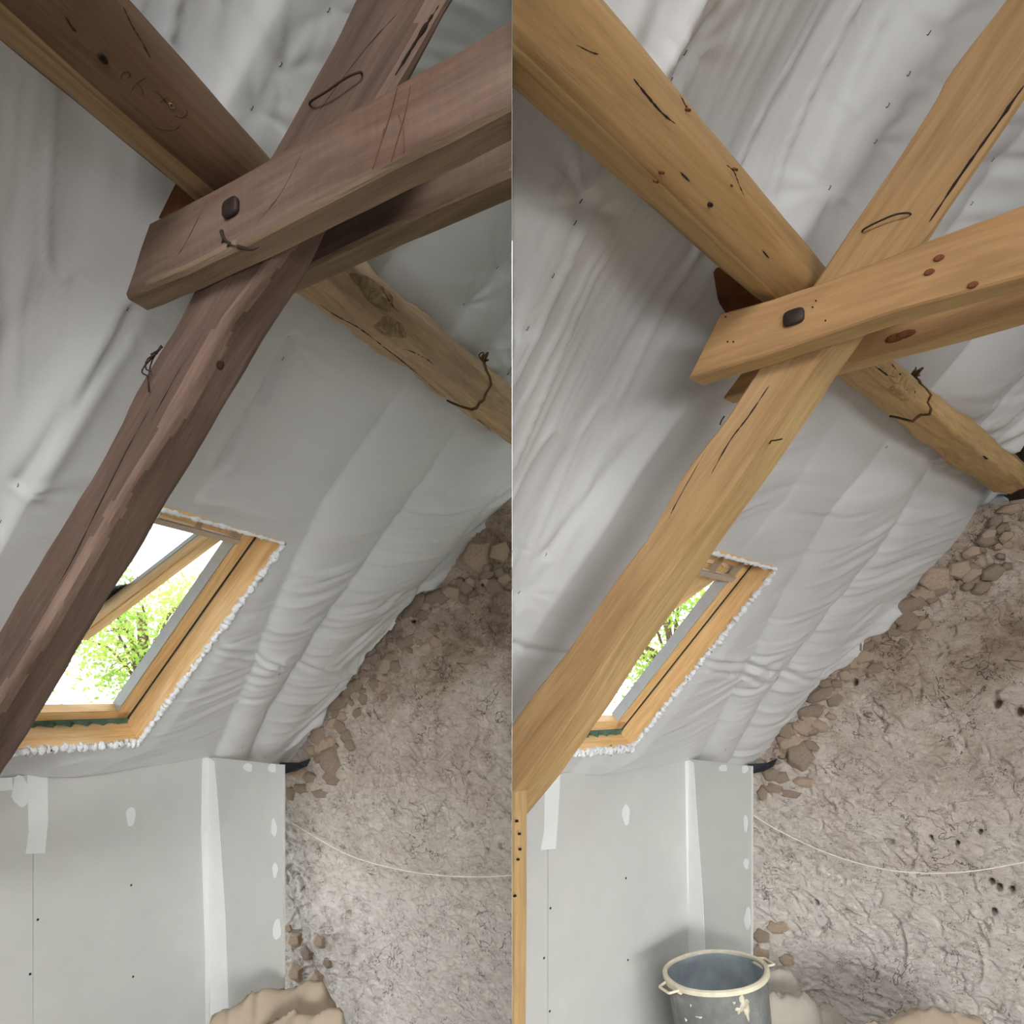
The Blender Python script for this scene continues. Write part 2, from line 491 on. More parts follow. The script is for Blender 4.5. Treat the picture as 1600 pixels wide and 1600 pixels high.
def bucket_mat():
    m, t, b = new_mat('grey_tub_plastic')
    n = tex(t, 'ShaderNodeTexNoise', 9.0, Detail=6.0, Roughness=0.7)
    r = ramp(t, [(0.35, (104, 107, 106)), (0.6, (128, 130, 128)), (0.72, (158, 157, 150))])
    t.links.new(n.outputs[0], r.inputs[0])
    t.links.new(r.outputs[0], b.inputs['Base Color']); b.inputs['Roughness'].default_value = 0.7
    bump(t, b, n.outputs[0], 0.15, 0.004)
    return m
M['bucket'] = bucket_mat()
M['bucket_in'] = plain('dusty_blue_grey_inside', (146, 156, 164), 0.8, var=0.25, scale=10)
M['rim'] = plain('cream_crusted_rim', (226, 218, 196), 0.8, var=0.1, scale=25, bs=0.3)

# ------------------------------------------------------------------ setting: membrane ceilings
def clip_of(R): return -0.0006 if R is A else 0.0006
def inside(R, x): return x <= -0.0004 if R is A else x >= 0.0004

HOLE = {A: (-1.02, -0.50, 0.19, 1.40), B: (-1.10, -0.62, 0.14, 1.10)}

def seg_dist(u, v, pts):
    """unsigned distance to a polyline and position along it"""
    best = np.full(u.shape, 9.0)
    for (a, b) in zip(pts[:-1], pts[1:]):
        d = b - a; L2 = d @ d
        t = np.clip(((u - a[0]) * d[0] + (v - a[1]) * d[1]) / L2, 0, 1)
        best = np.minimum(best, np.hypot(u - a[0] - t * d[0], v - a[1] - t * d[1]))
    return best

def upos(v, pts):
    pts = np.asarray(sorted(pts, key=lambda p: p[1]))
    return np.interp(v, pts[:, 1], pts[:, 0])

def membrane(R, pleats, ridge_u, prev_u, purlin_v, edge, staples, wr):
    step = 0.009
    us = np.arange(-3.4, 1.05, step); vs = np.arange(-0.42, 3.6, step)
    u, v = np.meshgrid(us, vs, indexing='ij')
    h = np.zeros_like(u)
    # panel towards the viewer from the ridge line: sheet sinks between the rafters
    t = np.clip((u - prev_u) / (ridge_u - prev_u), 0, 1)
    dip = -0.115 * np.clip((1 - t) / 0.34, 0, 1) ** 0.7 * np.clip(t, 0, 1) ** 0.8 * 1.35
    dip *= 0.35 + 0.65 * sstep(0.55, 1.3, v) - 0.25 * np.exp(-((v - purlin_v) / 0.12) ** 2)
    h += np.where((u > prev_u) & (u < ridge_u), dip, 0)
    t = np.clip((u - prev_u + 0.6) / 0.6, 0, 1)
    h += np.where(u < prev_u, -0.07 * np.sin(np.pi * t) ** 0.8, 0)
    # pillows of insulation between the pleats
    low = v < purlin_v
    names = sorted(pleats)
    lines = [np.array([R.uv(*p) for p in pl]) for pl in pleats['low']]
    ups = [upos(v, l) for l in lines]
    amps = wr['amps']
    for i in range(len(ups) - 1):
        a, b_ = ups[i], ups[i + 1]
        tt = np.clip((u - a) / np.maximum(b_ - a, 0.05), 0, 1)
        prof = np.clip(4 * tt * (1 - tt), 0, 1) ** 0.62 * (1.12 - 0.3 * tt)
        fade = sstep(purlin_v - 0.02, purlin_v - 0.3, v) * 0.8 + 0.2
        h += np.where((u > a) & (u < b_), amps[i] * prof * fade, 0)
    # above the purlin: gentler bays
    ub = np.array([ridge_u, ridge_u + 0.55, ridge_u + 1.1, ridge_u + 1.65, ridge_u + 2.2])
    up_w = sstep(purlin_v - 0.02, purlin_v + 0.2, v)
    for i in range(4):
        tt = np.clip((u - ub[i]) / 0.55, 0, 1)
        h += up_w * np.where((tt > 0) & (tt < 1), 0.035 * np.clip(4 * tt * (1 - tt), 0, 1) ** 0.7, 0)
    # wrinkles pulled across the slope, gathered beside the pleats
    ca, sa = math.cos(wr['ang']), math.sin(wr['ang'])
    a, b_ = u * ca + v * sa, -u * sa + v * ca
    warp = 0.05 * noise(u * 2.2, v * 2.2, seed=3)
    w1 = noise(a * 2.6 + 5, (b_ + warp) * 26, seed=11)
    w2 = noise(a * 5 + 1, (b_ + warp) * 55, seed=12)
    mask = np.clip(noise(u * 1.7, v * 1.7, seed=21) * 0.9 + 0.45, 0, 1)
    dens = mask * sstep(ridge_u - 0.05, ridge_u + 0.5, u)
    h += dens * (0.0068 * np.abs(w1) ** 1.3 * np.sign(w1) + 0.0034 * w2)
    w5 = (1 - np.abs(noise(a * 1.9 + 9, (b_ + warp) * 13, seed=15))) ** 9
    h += 0.0055 * w5 * np.clip(noise(u * 2.6 + 3, v * 2.6, seed=16) + .45, 0, 1) * sstep(ridge_u - 0.05, ridge_u + 0.5, u)
    # long drapes in the sunken panel
    cb, sb = math.cos(wr['ang2']), math.sin(wr['ang2'])
    a, b_ = u * cb + v * sb, -u * sb + v * cb
    w3 = noise(a * 1.3 + 2, (b_ + 0.08 * noise(u * 2, v * 2, seed=5)) * 15, seed=31)
    w4 = noise(a * 2.5, (b_ + warp) * 40, seed=33)
    dl = sstep(ridge_u + 0.02, ridge_u - 0.12, u)
    w6 = (1 - np.abs(noise(a * 1.6 + 4, (b_ + 0.05 * noise(u * 2, v * 2, seed=6)) * 15, seed=35))) ** 10
    h += dl * (0.009 * w3 + 0.005 * np.abs(w4) + 0.011 * w6)
    h += 0.008 * noise(u * 3, v * 3, seed=41)
    # stapled points: pinched back, with puckers running out of them
    for k, (px, py, s) in enumerate(staples):
        q = R.uv(px, py); du, dv = u - q[0], v - q[1]
        r = np.hypot(du, dv); th = np.arctan2(dv, du)
        h += -0.012 * s * np.exp(-r / 0.05)
        h += 0.0042 * s * np.cos(th * 9 + 1.7 * k + 2 * noise(th * 1.5, r * 3, seed=k)) * np.exp(-r / 0.12) * np.clip(r / 0.03, 0, 1) * np.clip(0.4 + 0.9 * noise(th * 1.1, th * 0 + k, seed=k + 90), 0, 1)
    for (pa, pb, s) in wr['slits']:
        pts = np.array([R.uv(*pa), R.uv(*pb)])
        d = seg_dist(u, v, pts)
        h += -0.013 * s * np.exp(-(d / 0.012) ** 2) + 0.008 * s * np.exp(-((d - 0.03) / 0.018) ** 2)
    # free edge near the gable: limits and loose rolled hem
    eu = upos(v, [R.uv(*p) for p in edge])
    eu = eu + 0.012 * noise(v * 9, v * 0 + 1, seed=77)
    hem = np.exp(-((eu - u) / 0.05) ** 2)
    h += 0.03 * hem * (1 + 0.7 * noise(v * 7, u * 9, seed=71))
    ee = sstep(0.34, 0.0, eu - u)
    cr, cs = math.cos(1.15), math.sin(1.15)
    h += ee * 0.028 * noise((u * cr + v * cs) * 3, (-u * cs + v * cr) * 24, seed=78)
    q0, q1, q2, q3 = HOLE[R]
    dh = np.hypot(np.maximum(np.maximum(q0 - u, u - q1), 0), np.maximum(np.maximum(q2 - v, v - q3), 0))
    h *= 0.06 + 0.94 * sstep(0.0, 0.11, dh)
    Pn = R.P0 + u[..., None] * R.U + v[..., None] * R.V + h[..., None] * R.n
    # let it rest on top of the knee wall board
    n1, n2 = u.shape
    cu, cv = (u[:-1, :-1] + step / 2), (v[:-1, :-1] + step / 2)
    h0, h1, g0, g1 = HOLE[R]
    jag = 0.006 * noise(cu * 40, cv * 40, seed=9)
    ok = ~((cu > h0 + jag) & (cu < h1 + jag) & (cv > g0 + jag) & (cv < g1 + jag))
    ok &= cu < eu[:-1, :-1]
    bot = np.where(cu < 0.02, -0.006, wr['drop'] * np.clip(cu / 0.45, 0, 1) - 0.006)
    ok &= cv > bot
    xs = Pn[..., 0]
    good = inside(R, xs)
    g4 = good[:-1, :-1].astype(int) + good[1:, :-1] + good[:-1, 1:] + good[1:, 1:]
    ok &= g4 > 0
    bad = ~good
    lim = clip_of(R)
    sh = (lim - Pn[..., 0]) / R.U[0]
    Pn[bad] += sh[bad][:, None] * R.U
    idx = np.arange(n1 * n2).reshape(n1, n2)
    q = np.stack([idx[:-1, :-1], idx[1:, :-1], idx[1:, 1:], idx[:-1, 1:]], -1)[ok]
    use = np.zeros(n1 * n2, bool); use[q.ravel()] = True
    remap = np.cumsum(use) - 1
    verts = Pn.reshape(-1, 3)[use]; q = remap[q]
    o = mk('ceiling', verts, q, M['mem'], axes=[R.U, unit(np.cross(-R.n, R.U)), -R.n], origin=R.uvh(0, 0, 0))
    st = bpy.data.meshes.new('staple')
    k = 0.004
    for i, (px, py, s) in enumerate(staples):
        q = R.uv(px, py)
        iu = int(round((q[0] - us[0]) / step)); iv = int(round((q[1] - vs[0]) / step))
        c = Pn[min(max(iu, 0), n1 - 1), min(max(iv, 0), n2 - 1)] + R.n * 0.002
        path = [c - R.V * k - R.n * 0.003, c - R.V * k + R.n * 0.002, c + R.V * k + R.n * 0.002, c + R.V * k - R.n * 0.003]
        sv, sf = tube_geo(path, 0.0008, 5)
        mk('staple', sv, sf, M['screw'], parent=o)
    return o

ceilA = membrane(A, dict(low=[
        [(470, 470), (455, 540), (405, 620), (345, 725), (250, 860), (60, 1180)],
        [(628, 603), (500, 785), (420, 965), (335, 1183)],
        [(700, 685), (600, 830), (500, 965), (420, 1100), (380, 1190)],
        [(790, 745), (690, 880), (560, 1020), (445, 1200)]]),
    -1.375, -2.02, 2.23,
    [(440, 1206), (490, 1130), (545, 1045), (640, 932), (700, 905), (745, 880), (800, 800), (830, 770)],
    [(440, 107, 1), (397, 170, 1), (512, 10, 1), (455, 530, 0.8), (444, 562, 0.5), (770, 412, 1), (716, 468, 1), (35, 772, 1), (8, 826, 0.7), (206, 492, 1), (428, 1038, 0.7), (788, 575, 1.2), (494, 1026, .4), (370, 1154, .3)],
    dict(amps=[0.022, 0.062, 0.075], ang=0.42, ang2=1.80, drop=-0.30,
         slits=[((325, 1010), (430, 1024), 1.0), ((330, 1020), (425, 1036), 0.6), ((430, 1024), (545, 1042), 0.8), ((455, 530), (405, 615), 0.9), ((405, 615), (345, 720), 0.8), ((210, 490), (40, 765), 0.9)]))
ceilB = membrane(B, dict(low=[
        [(1340, 590), (1290, 680), (1230, 780), (1150, 870), (900, 1200)],
        [(1378, 697), (1300, 792), (1250, 880), (1190, 985), (1095, 1183)],
        [(1440, 750), (1370, 852), (1290, 950), (1200, 1070), (1130, 1190)],
        [(1545, 800), (1490, 870), (1390, 965), (1290, 1040), (1180, 1200)]]),
    -1.66, -2.25, 1.80,
    [(1172, 1206), (1230, 1130), (1290, 1042), (1380, 938), (1440, 932), (1500, 870), (1550, 800), (1562, 780), (1556, 698), (1600, 640)],
    [(1460, 50, 1.2), (1423, 115, .6), (1390, 163, .8), (1364, 217, .8), (1298, 292, 1), (920, 320, 1.6), (905, 355, .8), (867, 434, .9), (824, 517, .9), (1090, 85, 1.2), (1068, 125, .8), (870, 883, 1), (826, 940, 1), (1380, 697, .5), (1440, 750, .5), (1202, 1046, .7), (1560, 255, 1), (1122, 1160, .3), (1518, 318, .4)],
    dict(amps=[0.022, 0.062, 0.075], ang=0.42, ang2=1.70, drop=-0.30,
         slits=[((1090, 1030), (1190, 1036), 1.0), ((1095, 1040), (1185, 1056), 0.6), ((1200, 1040), (1290, 1056), 0.6), ((920, 320), (824, 517), 0.6), ((1090, 600), (870, 880), 0.5), ((1460, 50), (1300, 290), 0.5), ((1120, 30), (1065, 130), .8), ((800, 1010), (885, 1022), .7)]))
tag(ceilA, 'grey white membrane ceiling stapled to the slope behind the dark brown beams', 'ceiling', kind='structure')
tag(ceilB, 'grey white membrane ceiling stapled to the slope behind the honey coloured beams', 'ceiling', kind='structure')

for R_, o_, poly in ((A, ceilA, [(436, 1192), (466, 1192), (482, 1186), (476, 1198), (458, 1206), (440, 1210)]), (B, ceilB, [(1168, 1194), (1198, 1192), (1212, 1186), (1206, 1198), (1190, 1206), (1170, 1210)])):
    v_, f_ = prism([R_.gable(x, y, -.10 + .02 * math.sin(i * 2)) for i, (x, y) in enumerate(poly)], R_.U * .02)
    mk('gap_shade', v_, f_, M['blue'], parent=o_, smooth=False)  # dark piece standing in for shade in the gap beside the knee wall

# ------------------------------------------------------------------ setting: gable walls of rubble stone under rough plaster
def gable_wall(R, smax, ztop, label, stones):
    step = 0.0065
    s = np.arange(-0.75, smax, step); z = np.arange(-EYE, ztop, step)
    S, Z = np.meshgrid(s, z, indexing='ij')
    O = R.P0 + R.U * 0.6; O = np.array([O[0], O[1], 0.0])
    off = 0.012 * fbm(S * 1.6, Z * 1.6, seed=50, octv=2)
    f = fbm(S * 9, Z * 11, seed=60, octv=4)
    off += 0.004 * f - 0.005 * np.abs(fbm(S * 15, Z * 24 + S * 9, seed=66, octv=4)) - 0.006 * (1 - np.abs(noise(S * 8 + Z * 4, Z * 17 + S * 5, seed=68))) ** 8
    # trowel ridges and straw grooves, each a short slanted line
    rr = random.Random(9)
    for i in range(2600):
        cs, cz = rr.uniform(-0.3, smax), rr.uniform(-1.75, ztop)
        an = rr.gauss(-0.5, 0.7); L = rr.uniform(0.015, 0.05) * (2.5 if rr.random() < .12 else 1); wd = rr.uniform(0.005, 0.010); am = rr.choice([-1, -1, 1]) * rr.uniform(0.005, 0.014)
        i0, i1 = np.searchsorted(s, [cs - L - .03, cs + L + .03]); j0, j1 = np.searchsorted(z, [cz - L - .03, cz + L + .03])
        if i1 <= i0 or j1 <= j0: continue
        ds, dz = S[i0:i1, j0:j1] - cs, Z[i0:i1, j0:j1] - cz
        a = ds * math.cos(an) + dz * math.sin(an); b_ = -ds * math.sin(an) + dz * math.cos(an) + 0.25 * a * a / max(L, .03)
        off[i0:i1, j0:j1] += am * np.exp(-(b_ / wd) ** 2) * np.exp(-(a / L) ** 4)
    for (px, py, r) in stones['pits']:
        g = R.gable(px, py); cs = (g - O) @ R.Cn
        d2 = (S - cs) ** 2 + ((Z - g[2]) * 0.8) ** 2
        off -= 0.075 * np.exp(-(d2 / (r * r * .5)) ** 2)
    P = O + S[..., None] * R.Cn + (-off)[..., None] * R.U
    P[..., 2] += Z
    n1, n2 = S.shape
    good = inside(R, P[..., 0])
    g4 = good[:-1, :-1].astype(int) + good[1:, :-1] + good[:-1, 1:] + good[1:, 1:]
    uvs = (P - R.P0) @ R.M2.T
    hh = (P - R.P0) @ R.n
    okv = hh > -0.16
    ok = (g4 > 0) & okv[:-1, :-1]
    bad = ~good
    sh = (clip_of(R) - P[..., 0]) / R.Cn[0]
    P[bad] += sh[bad][:, None] * R.Cn
    idx = np.arange(n1 * n2).reshape(n1, n2)
    q = np.stack([idx[:-1, :-1], idx[1:, :-1], idx[1:, 1:], idx[:-1, 1:]], -1)[ok]
    use = np.zeros(n1 * n2, bool); use[q.ravel()] = True
    remap = np.cumsum(use) - 1
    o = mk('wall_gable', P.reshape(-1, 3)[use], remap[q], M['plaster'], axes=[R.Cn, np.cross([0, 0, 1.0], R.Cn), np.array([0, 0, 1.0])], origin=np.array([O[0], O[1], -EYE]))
    tag(o, label, 'wall', kind='structure')
    # rubble stones showing where the plaster has gone
    base = []
    for vkind in range(7):
        bm = bmesh.new(); bmesh.ops.create_icosphere(bm, subdivisions=3, radius=1)
        vv = np.array([x.co[:] for x in bm.verts])
        k = 1 + 0.30 * noise(vv[:, 0] * 1.2 + vkind * 7, vv[:, 1] * 1.2, vv[:, 2] * 1.2, seed=vkind) + .16 * noise(vv[:, 0] * 3, vv[:, 1] * 3 + vkind, vv[:, 2] * 3, seed=vkind + 20)
        vv = vv * k[:, None]
        for ax3 in range(5):
            d3 = np.array([math.cos(ax3 * 1.3 + vkind), -0.35 + .3 * math.sin(ax3 * 2.1 + vkind), math.sin(ax3 * 1.3 + vkind)]); d3 /= np.linalg.norm(d3)
            over = np.maximum(vv @ d3 - .68, 0); vv = vv - over[:, None] * d3
        vv[:, 1] = np.clip(vv[:, 1], -.55, .55)
        for x, c in zip(bm.verts, vv): x.co = c
        me = bpy.data.meshes.new('stone'); bm.to_mesh(me); bm.free()
        me.polygons.foreach_set('use_smooth', [True] * len(me.polygons))
        me.materials.append(M['stone'] if vkind % 2 else M['stone2'])
        base.append(me)
    rr = random.Random(17)
    for i, (px, py, rx, ry, an) in enumerate(stones['list']):
        g = R.gable(px, py)
        sc = g[1] / F
        an = math.radians(an)
        ax = R.Cn * math.cos(an) + np.array([0, 0, 1]) * math.sin(an)
        az = -R.Cn * math.sin(an) + np.array([0, 0, 1]) * math.cos(an)
        Rm = np.stack([ax, np.cross(az, ax), az], 1)
        st = bpy.data.objects.new('stone', base[rr.randrange(7)])
        d = min(rx, ry) * sc * 0.75
        mw = Matrix.Translation(Vector(g + EYEV - R.U * (0.003))) @ Matrix([list(map(float, r)) for r in Rm]).to_4x4() @ Matrix.Diagonal((rx * sc * 1.2, max(d, 0.02), ry * sc * 1.2, 1))
        link(st, o, mw)
    return o

def edge_stones(line, n, seed, spread=26, rmin=4, rmax=11):
    rr = random.Random(seed); line = resample(np.array(line, float), n=200); out = []
    for i in range(n):
        p = line[rr.randrange(200)]
        d = abs(rr.gauss(0, spread)) + 3
        r = rr.uniform(rmin, rmax)
        out.append((p[0] + d * 0.8 + rr.gauss(0, 3), p[1] + d * 0.55 + rr.gauss(0, 3), r * rr.uniform(1.0, 1.7), r, rr.uniform(-40, 40)))
    return out

stA = [(516, 1188, 22, 24, 10), (505, 1165, 22, 13, 20), (497, 1150, 16, 18, 40), (528, 1098, 26, 13, 15), (545, 1075, 22, 12, 25), (595, 1000, 17, 13, 25), (612, 1010, 9, 8, 0), (588, 1030, 14, 10, 30),
       (745, 868, 26, 24, 0), (780, 862, 18, 14, 20), (680, 935, 26, 12, 10), (706, 925, 20, 10, -10), (655, 940, 14, 16, 10), (640, 955, 16, 10, 30), (660, 962, 12, 10, 0), (622, 975, 10, 10, 0), (790, 905, 16, 9, 0), (760, 900, 14, 8, 10), (520, 1130, 16, 9, 20), (470, 1205, 16, 12, 10), (455, 1240, 10, 12, 0), (484, 1215, 15, 10, 0), (470, 1232, 18, 8, 0), (500, 1240, 18, 8, 0), (520, 1220, 16, 8, 0),
       (462, 1468, 17, 13, 10), (480, 1490, 14, 11, 0), (462, 1520, 16, 13, 0), (500, 1470, 13, 11, 0), (452, 1450, 10, 7, 0), (495, 1528, 13, 11, 10), (512, 1505, 10, 8, 0)]
stB = [(1250, 1180, 22, 22, 15), (1236, 1160, 22, 13, 20), (1230, 1143, 14, 16, 40), (1268, 1112, 22, 12, 15), (1285, 1085, 22, 11, 25), (1334, 1012, 17, 14, 25), (1350, 1022, 9, 8, 0), (1322, 1040, 14, 10, 30),
       (1462, 905, 24, 22, 0), (1500, 890, 18, 14, 20), (1420, 945, 26, 11, 10), (1445, 930, 20, 9, -10), (1390, 955, 14, 14, 10), (1375, 968, 15, 10, 30), (1412, 960, 12, 10, 0), (1520, 862, 14, 9, 10), (1545, 835, 12, 9, 30), (1556, 815, 10, 9, 40), (1578, 795, 17, 7, 10), (1260, 1140, 14, 9, 20), (1205, 1210, 14, 12, 10), (1192, 1240, 9, 12, 0), (1220, 1215, 15, 10, 0), (1210, 1232, 18, 8, 0), (1236, 1240, 18, 8, 0), (1256, 1222, 16, 8, 0),
       (1190, 1462, 15, 12, 10), (1212, 1450, 14, 10, 0), (1190, 1492, 14, 13, 0), (1222, 1448, 12, 10, 0), (1230, 1500, 12, 10, 10)]
stA += edge_stones([(470, 1190), (560, 1050), (650, 945), (800, 850)], 75, 3)
stB += edge_stones([(1200, 1190), (1292, 1055), (1385, 950), (1500, 890), (1555, 815)], 75, 4)
pitsA = [(602, 1050, .02), (545, 1428, .016), (780, 1322, .012), (760, 1330, .012), (680, 1140, .01), (640, 1330, .01), (735, 1290, .012)]
pitsB = [(1336, 1066, .018), (1556, 1100, .022), (1592, 1112, .022), (1548, 1378, .018), (1560, 1386, .018), (1580, 1390, .016), (1275, 1410, .016), (1494, 1318, .014), (1530, 1300, .012), (1552, 1424, .018), (1454, 1308, .012)]
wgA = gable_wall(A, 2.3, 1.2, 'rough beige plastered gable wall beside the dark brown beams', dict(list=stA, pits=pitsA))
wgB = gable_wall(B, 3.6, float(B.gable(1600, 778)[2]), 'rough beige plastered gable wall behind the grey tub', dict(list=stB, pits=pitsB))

# ------------------------------------------------------------------ setting: roof deck behind the membrane, floor, partition sheet, ground
def deck(R):
    h0, h1, g0, g1 = HOLE[R]
    h0 -= .1; h1 += .1; g0 -= .1; g1 += .1
    a, b_ = -0.175, -0.205
    parts = []
    for (u0, u1, v0, v1) in ((-6.0, h0, -0.6, 3.7), (h1, 1.5, -0.6, 3.7), (h0, h1, -0.6, g0), (h0, h1, g1, 3.7)):
        c = [R.uvh(u_, v_, hh_) for hh_ in (a, b_) for (u_, v_) in ((u0, v0), (u1, v0), (u1, v1), (u0, v1))]
        bm = bmesh.new()
        parts.append((np.array(c), box_pts(c)))
    v_, f_ = join(parts)
    o = mk('roof_deck', v_, f_, M['old'], axes=[R.V, unit(np.cross(R.n, R.V)), R.n], origin=R.uvh(0, 0, a), smooth=False, clip=clip_of(R))
    return tag(o, 'dark board roof deck behind the membrane of the %s attic' % ('brown beamed' if R is A else 'honey beamed'), 'roof', kind='structure')
deck(A); deck(B)

def void_wall(R, smax):
    O = R.P0 + R.U * 1.05
    bw = 0.16; parts = []
    root = None
    s = -1.0
    first = True
    while s < smax:
        c0 = np.array([O[0], O[1], 0]) + R.Cn * s
        p = [c0 + np.array([0, 0, -EYE]), c0 + R.Cn * (bw - .0005) + np.array([0, 0, -EYE]), c0 + R.Cn * (bw - .0005) + np.array([0, 0, 3.0]), c0 + np.array([0, 0, 3.0])]
        # stop under the deck
        for k in (2, 3):
            q = p[k]; lim = (np.dot(R.n, R.P0) - 0.17 - R.n[0] * q[0] - R.n[1] * q[1]) / R.n[2]
            q[2] = lim
        parts.append(prism(p, R.U * 0.03)); s += bw
    v_, f_ = join(parts)
    o = mk('wall_void', v_, f_, M['old'], axes=[np.array([0, 0, 1.0]), R.Cn, np.cross([0, 0, 1.0], R.Cn)], origin=O, smooth=False, clip=clip_of(R))
    return tag(o, 'dark boarded void behind the top of the %s gable wall' % ('left' if R is A else 'right'), 'wall', kind='structure')
void_wall(A, 3.2); void_wall(B, 4.4)

def flat(name, pts, d, mat, label, cat, kind='structure'):
    v_, f_ = prism(pts, d)
    return tag(mk(name, v_, f_, mat, smooth=False), label, cat, kind=kind)

flat('ceiling', [(-6, -6.2, 2.1), (-6, 3.2, 2.1), (4.3, 3.2, 2.1), (4.3, -6.2, 2.1)], (0, 0, .05), M['mem'], 'flat white upper ceiling over the viewer', 'ceiling')
flat('wall_back', [(-6, -6, -EYE), (4.3, -6, -EYE), (4.3, -6, 2.1), (-6, -6, 2.1)], (0, -.08, 0), M['board'], 'plain plasterboard wall behind the viewer', 'wall')
flat('wall_right', [(4.2, -6, -EYE), (4.2, 5.2, -EYE), (4.2, 5.2, 2.1), (4.2, -6, 2.1)], (.08, 0, 0), M['board'], 'plain plasterboard wall closing the honey beamed attic on the right', 'wall')
flat('wall_left', [(-6, -6, -EYE), (-6, 2, -EYE), (-6, 2, 2.1), (-6, -6, 2.1)], (-.08, 0, 0), M['board'], 'plain plasterboard wall far to the left behind the viewer', 'wall')
flat('floor', [(-6.1, -6.1, -EYE), (4.3, -6.1, -EYE), (4.3, 5.6, -EYE), (-6.1, 5.6, -EYE)], (0, 0, -0.12), M['floor'], 'dusty grey attic floor under the tub and the dust sheets', 'floor')
zr = lambda Y: (np.dot(A.n, A.P0) - A.n[1] * Y) / A.n[2]
flat('wall_middle', [(-0.00015, 0.95, -EYE), (-0.00015, 3.6, -EYE), (-0.00015, 3.6, zr(3.6)), (-0.00015, 0.95, zr(.95))], (0.0003, 0, 0), M['sheet'], 'thin white sheet parting the two attic rooms, seen edge on', 'wall')  # divider added between the rooms, translucent to light the left one

# ------------------------------------------------------------------ setting: plasterboard knee walls
def knee_wall(R, end, seam_px, tape_px, vtape, dabs, screws, label):
    root = empty('wall_knee', np.array([R.P0[0], R.P0[1], -EYE]))
    tag(root, label, 'wall', kind='structure')
    zt = R.P0[2]; c = np.array([R.P0[0], R.P0[1], 0])
    nk = unit(np.cross([0, 0, 1.0], R.U)); nk = nk if nk @ R.Cn > 0 else -nk       # into the room
    kp = lambda x, y, o=0.0: R.plane(x, y, c + nk * o, nk)
    e = end * 1.0; e[2] = 0
    D = unit(e - c); nr = unit(np.cross([0, 0, 1.0], D)); nr = nr if nr @ R.U < 0 else -nr
    rp = lambda x, y, o=0.0: R.plane(x, y, c + nr * o, nr)
    def panel(a, b_, nn, name='plasterboard_panel'):
        p = [np.array([a[0], a[1], -EYE]), np.array([b_[0], b_[1], -EYE]), np.array([b_[0], b_[1], zt]), np.array([a[0], a[1], zt])]
        v_, f_ = prism(p, -nn * 0.0125)
        return mk(name, v_, f_, M['board'], parent=root, smooth=False, clip=clip_of(R))
    sp = kp(seam_px, 1400); k = (sp - c) @ R.U
    panel(c, c + R.U * (k + 0.002), nk)
    panel(c + R.U * (k - 0.002), c + R.U * (k - 1.2), nk)
    if R is A:
        for q_ in range(1, 4): panel(c + R.U * (k - .002 - 1.202 * q_), c + R.U * (k - 1.2 - 1.202 * q_), nk)
    L = np.linalg.norm(e - c)
    panel(c + D * 0.012, c + D * L, nr)
    p = [np.array([e[0], e[1], -EYE]), np.array([e[0], e[1], zt]), np.array([e[0], e[1], zt]) - nr * .0125, np.array([e[0], e[1], -EYE]) - nr * .0125]
    v_, f_ = prism(p, D * 0.004)
    mk('board_edge', v_, f_, M['board'], parent=root, smooth=False)
    def patch(poly, fn, nn, name, th=0.0016):
        pts = [fn(x, y) for x, y in poly]
        v_, f_ = prism(pts, nn * th)
        mk(name, v_, f_, M['tape'], parent=root, smooth=False, clip=clip_of(R))
    patch(tape_px[0], kp, nk, 'joint_tape'); patch(tape_px[1], rp, nr, 'joint_tape')
    for poly in vtape: patch(poly, kp, nk, 'joint_tape', 0.0022)
    for (x, y, w, hh_, face) in dabs:
        poly = [(x + w * math.cos(t) * (1 + .18 * math.sin(3 * t + x)), y + hh_ * math.sin(t) * (1 + .15 * math.cos(2 * t + y))) for t in np.linspace(0, 2 * math.pi, 14, endpoint=False)]
        patch(poly, kp if face == 'k' else rp, nk if face == 'k' else nr, 'filler_patch', 0.0018)
    for (x, y) in screws:
        p = kp(x, y)
        ring = [p + 0.0055 * (math.cos(t) * R.U + math.sin(t) * np.array([0, 0, 1])) for t in np.linspace(0, 2 * math.pi, 8, endpoint=False)]
        v_, f_ = prism(ring, nk * 0.0008)
        mk('screw_head', v_, f_, M['screw'], parent=root, smooth=False)
    return root, kp, rp, nk, nr, e
eA = A.ray(441, 1195) * (0.32667 / ((1195 - YH) / F)); eB = B.ray(1173, 1197) * (0.33667 / ((1197 - YH) / F))
kA = knee_wall(A, eA, 52, ([(316, 1184), (326, 1182), (326, 1560), (340, 1640), (322, 1640), (320, 1480), (314, 1300)], [(325, 1183), (335, 1190), (341, 1260), (352, 1430), (357, 1570), (360, 1640), (330, 1640), (325, 1400)]),
     [[(42, 1200), (74, 1203), (75, 1280), (70, 1333), (40, 1334), (45, 1300)], [(-20, 1215), (18, 1215), (20, 1234), (-20, 1238)]],
     [(204, 1276, 7, 17, 'k'), (388, 1199, 7, 7, 'r'), (426, 1200, 6, 8, 'r'), (428, 1293, 4, 14, 'r'), (430, 1360, 4, 11, 'r'), (433, 1452, 6, 18, 'r'), (32, 1236, 14, 24, 'k')],
     [(205, 1383), (59, 1437), (47, 1522), (208, 1526)], 'grey plasterboard knee wall under the skylight among the dark brown beams')
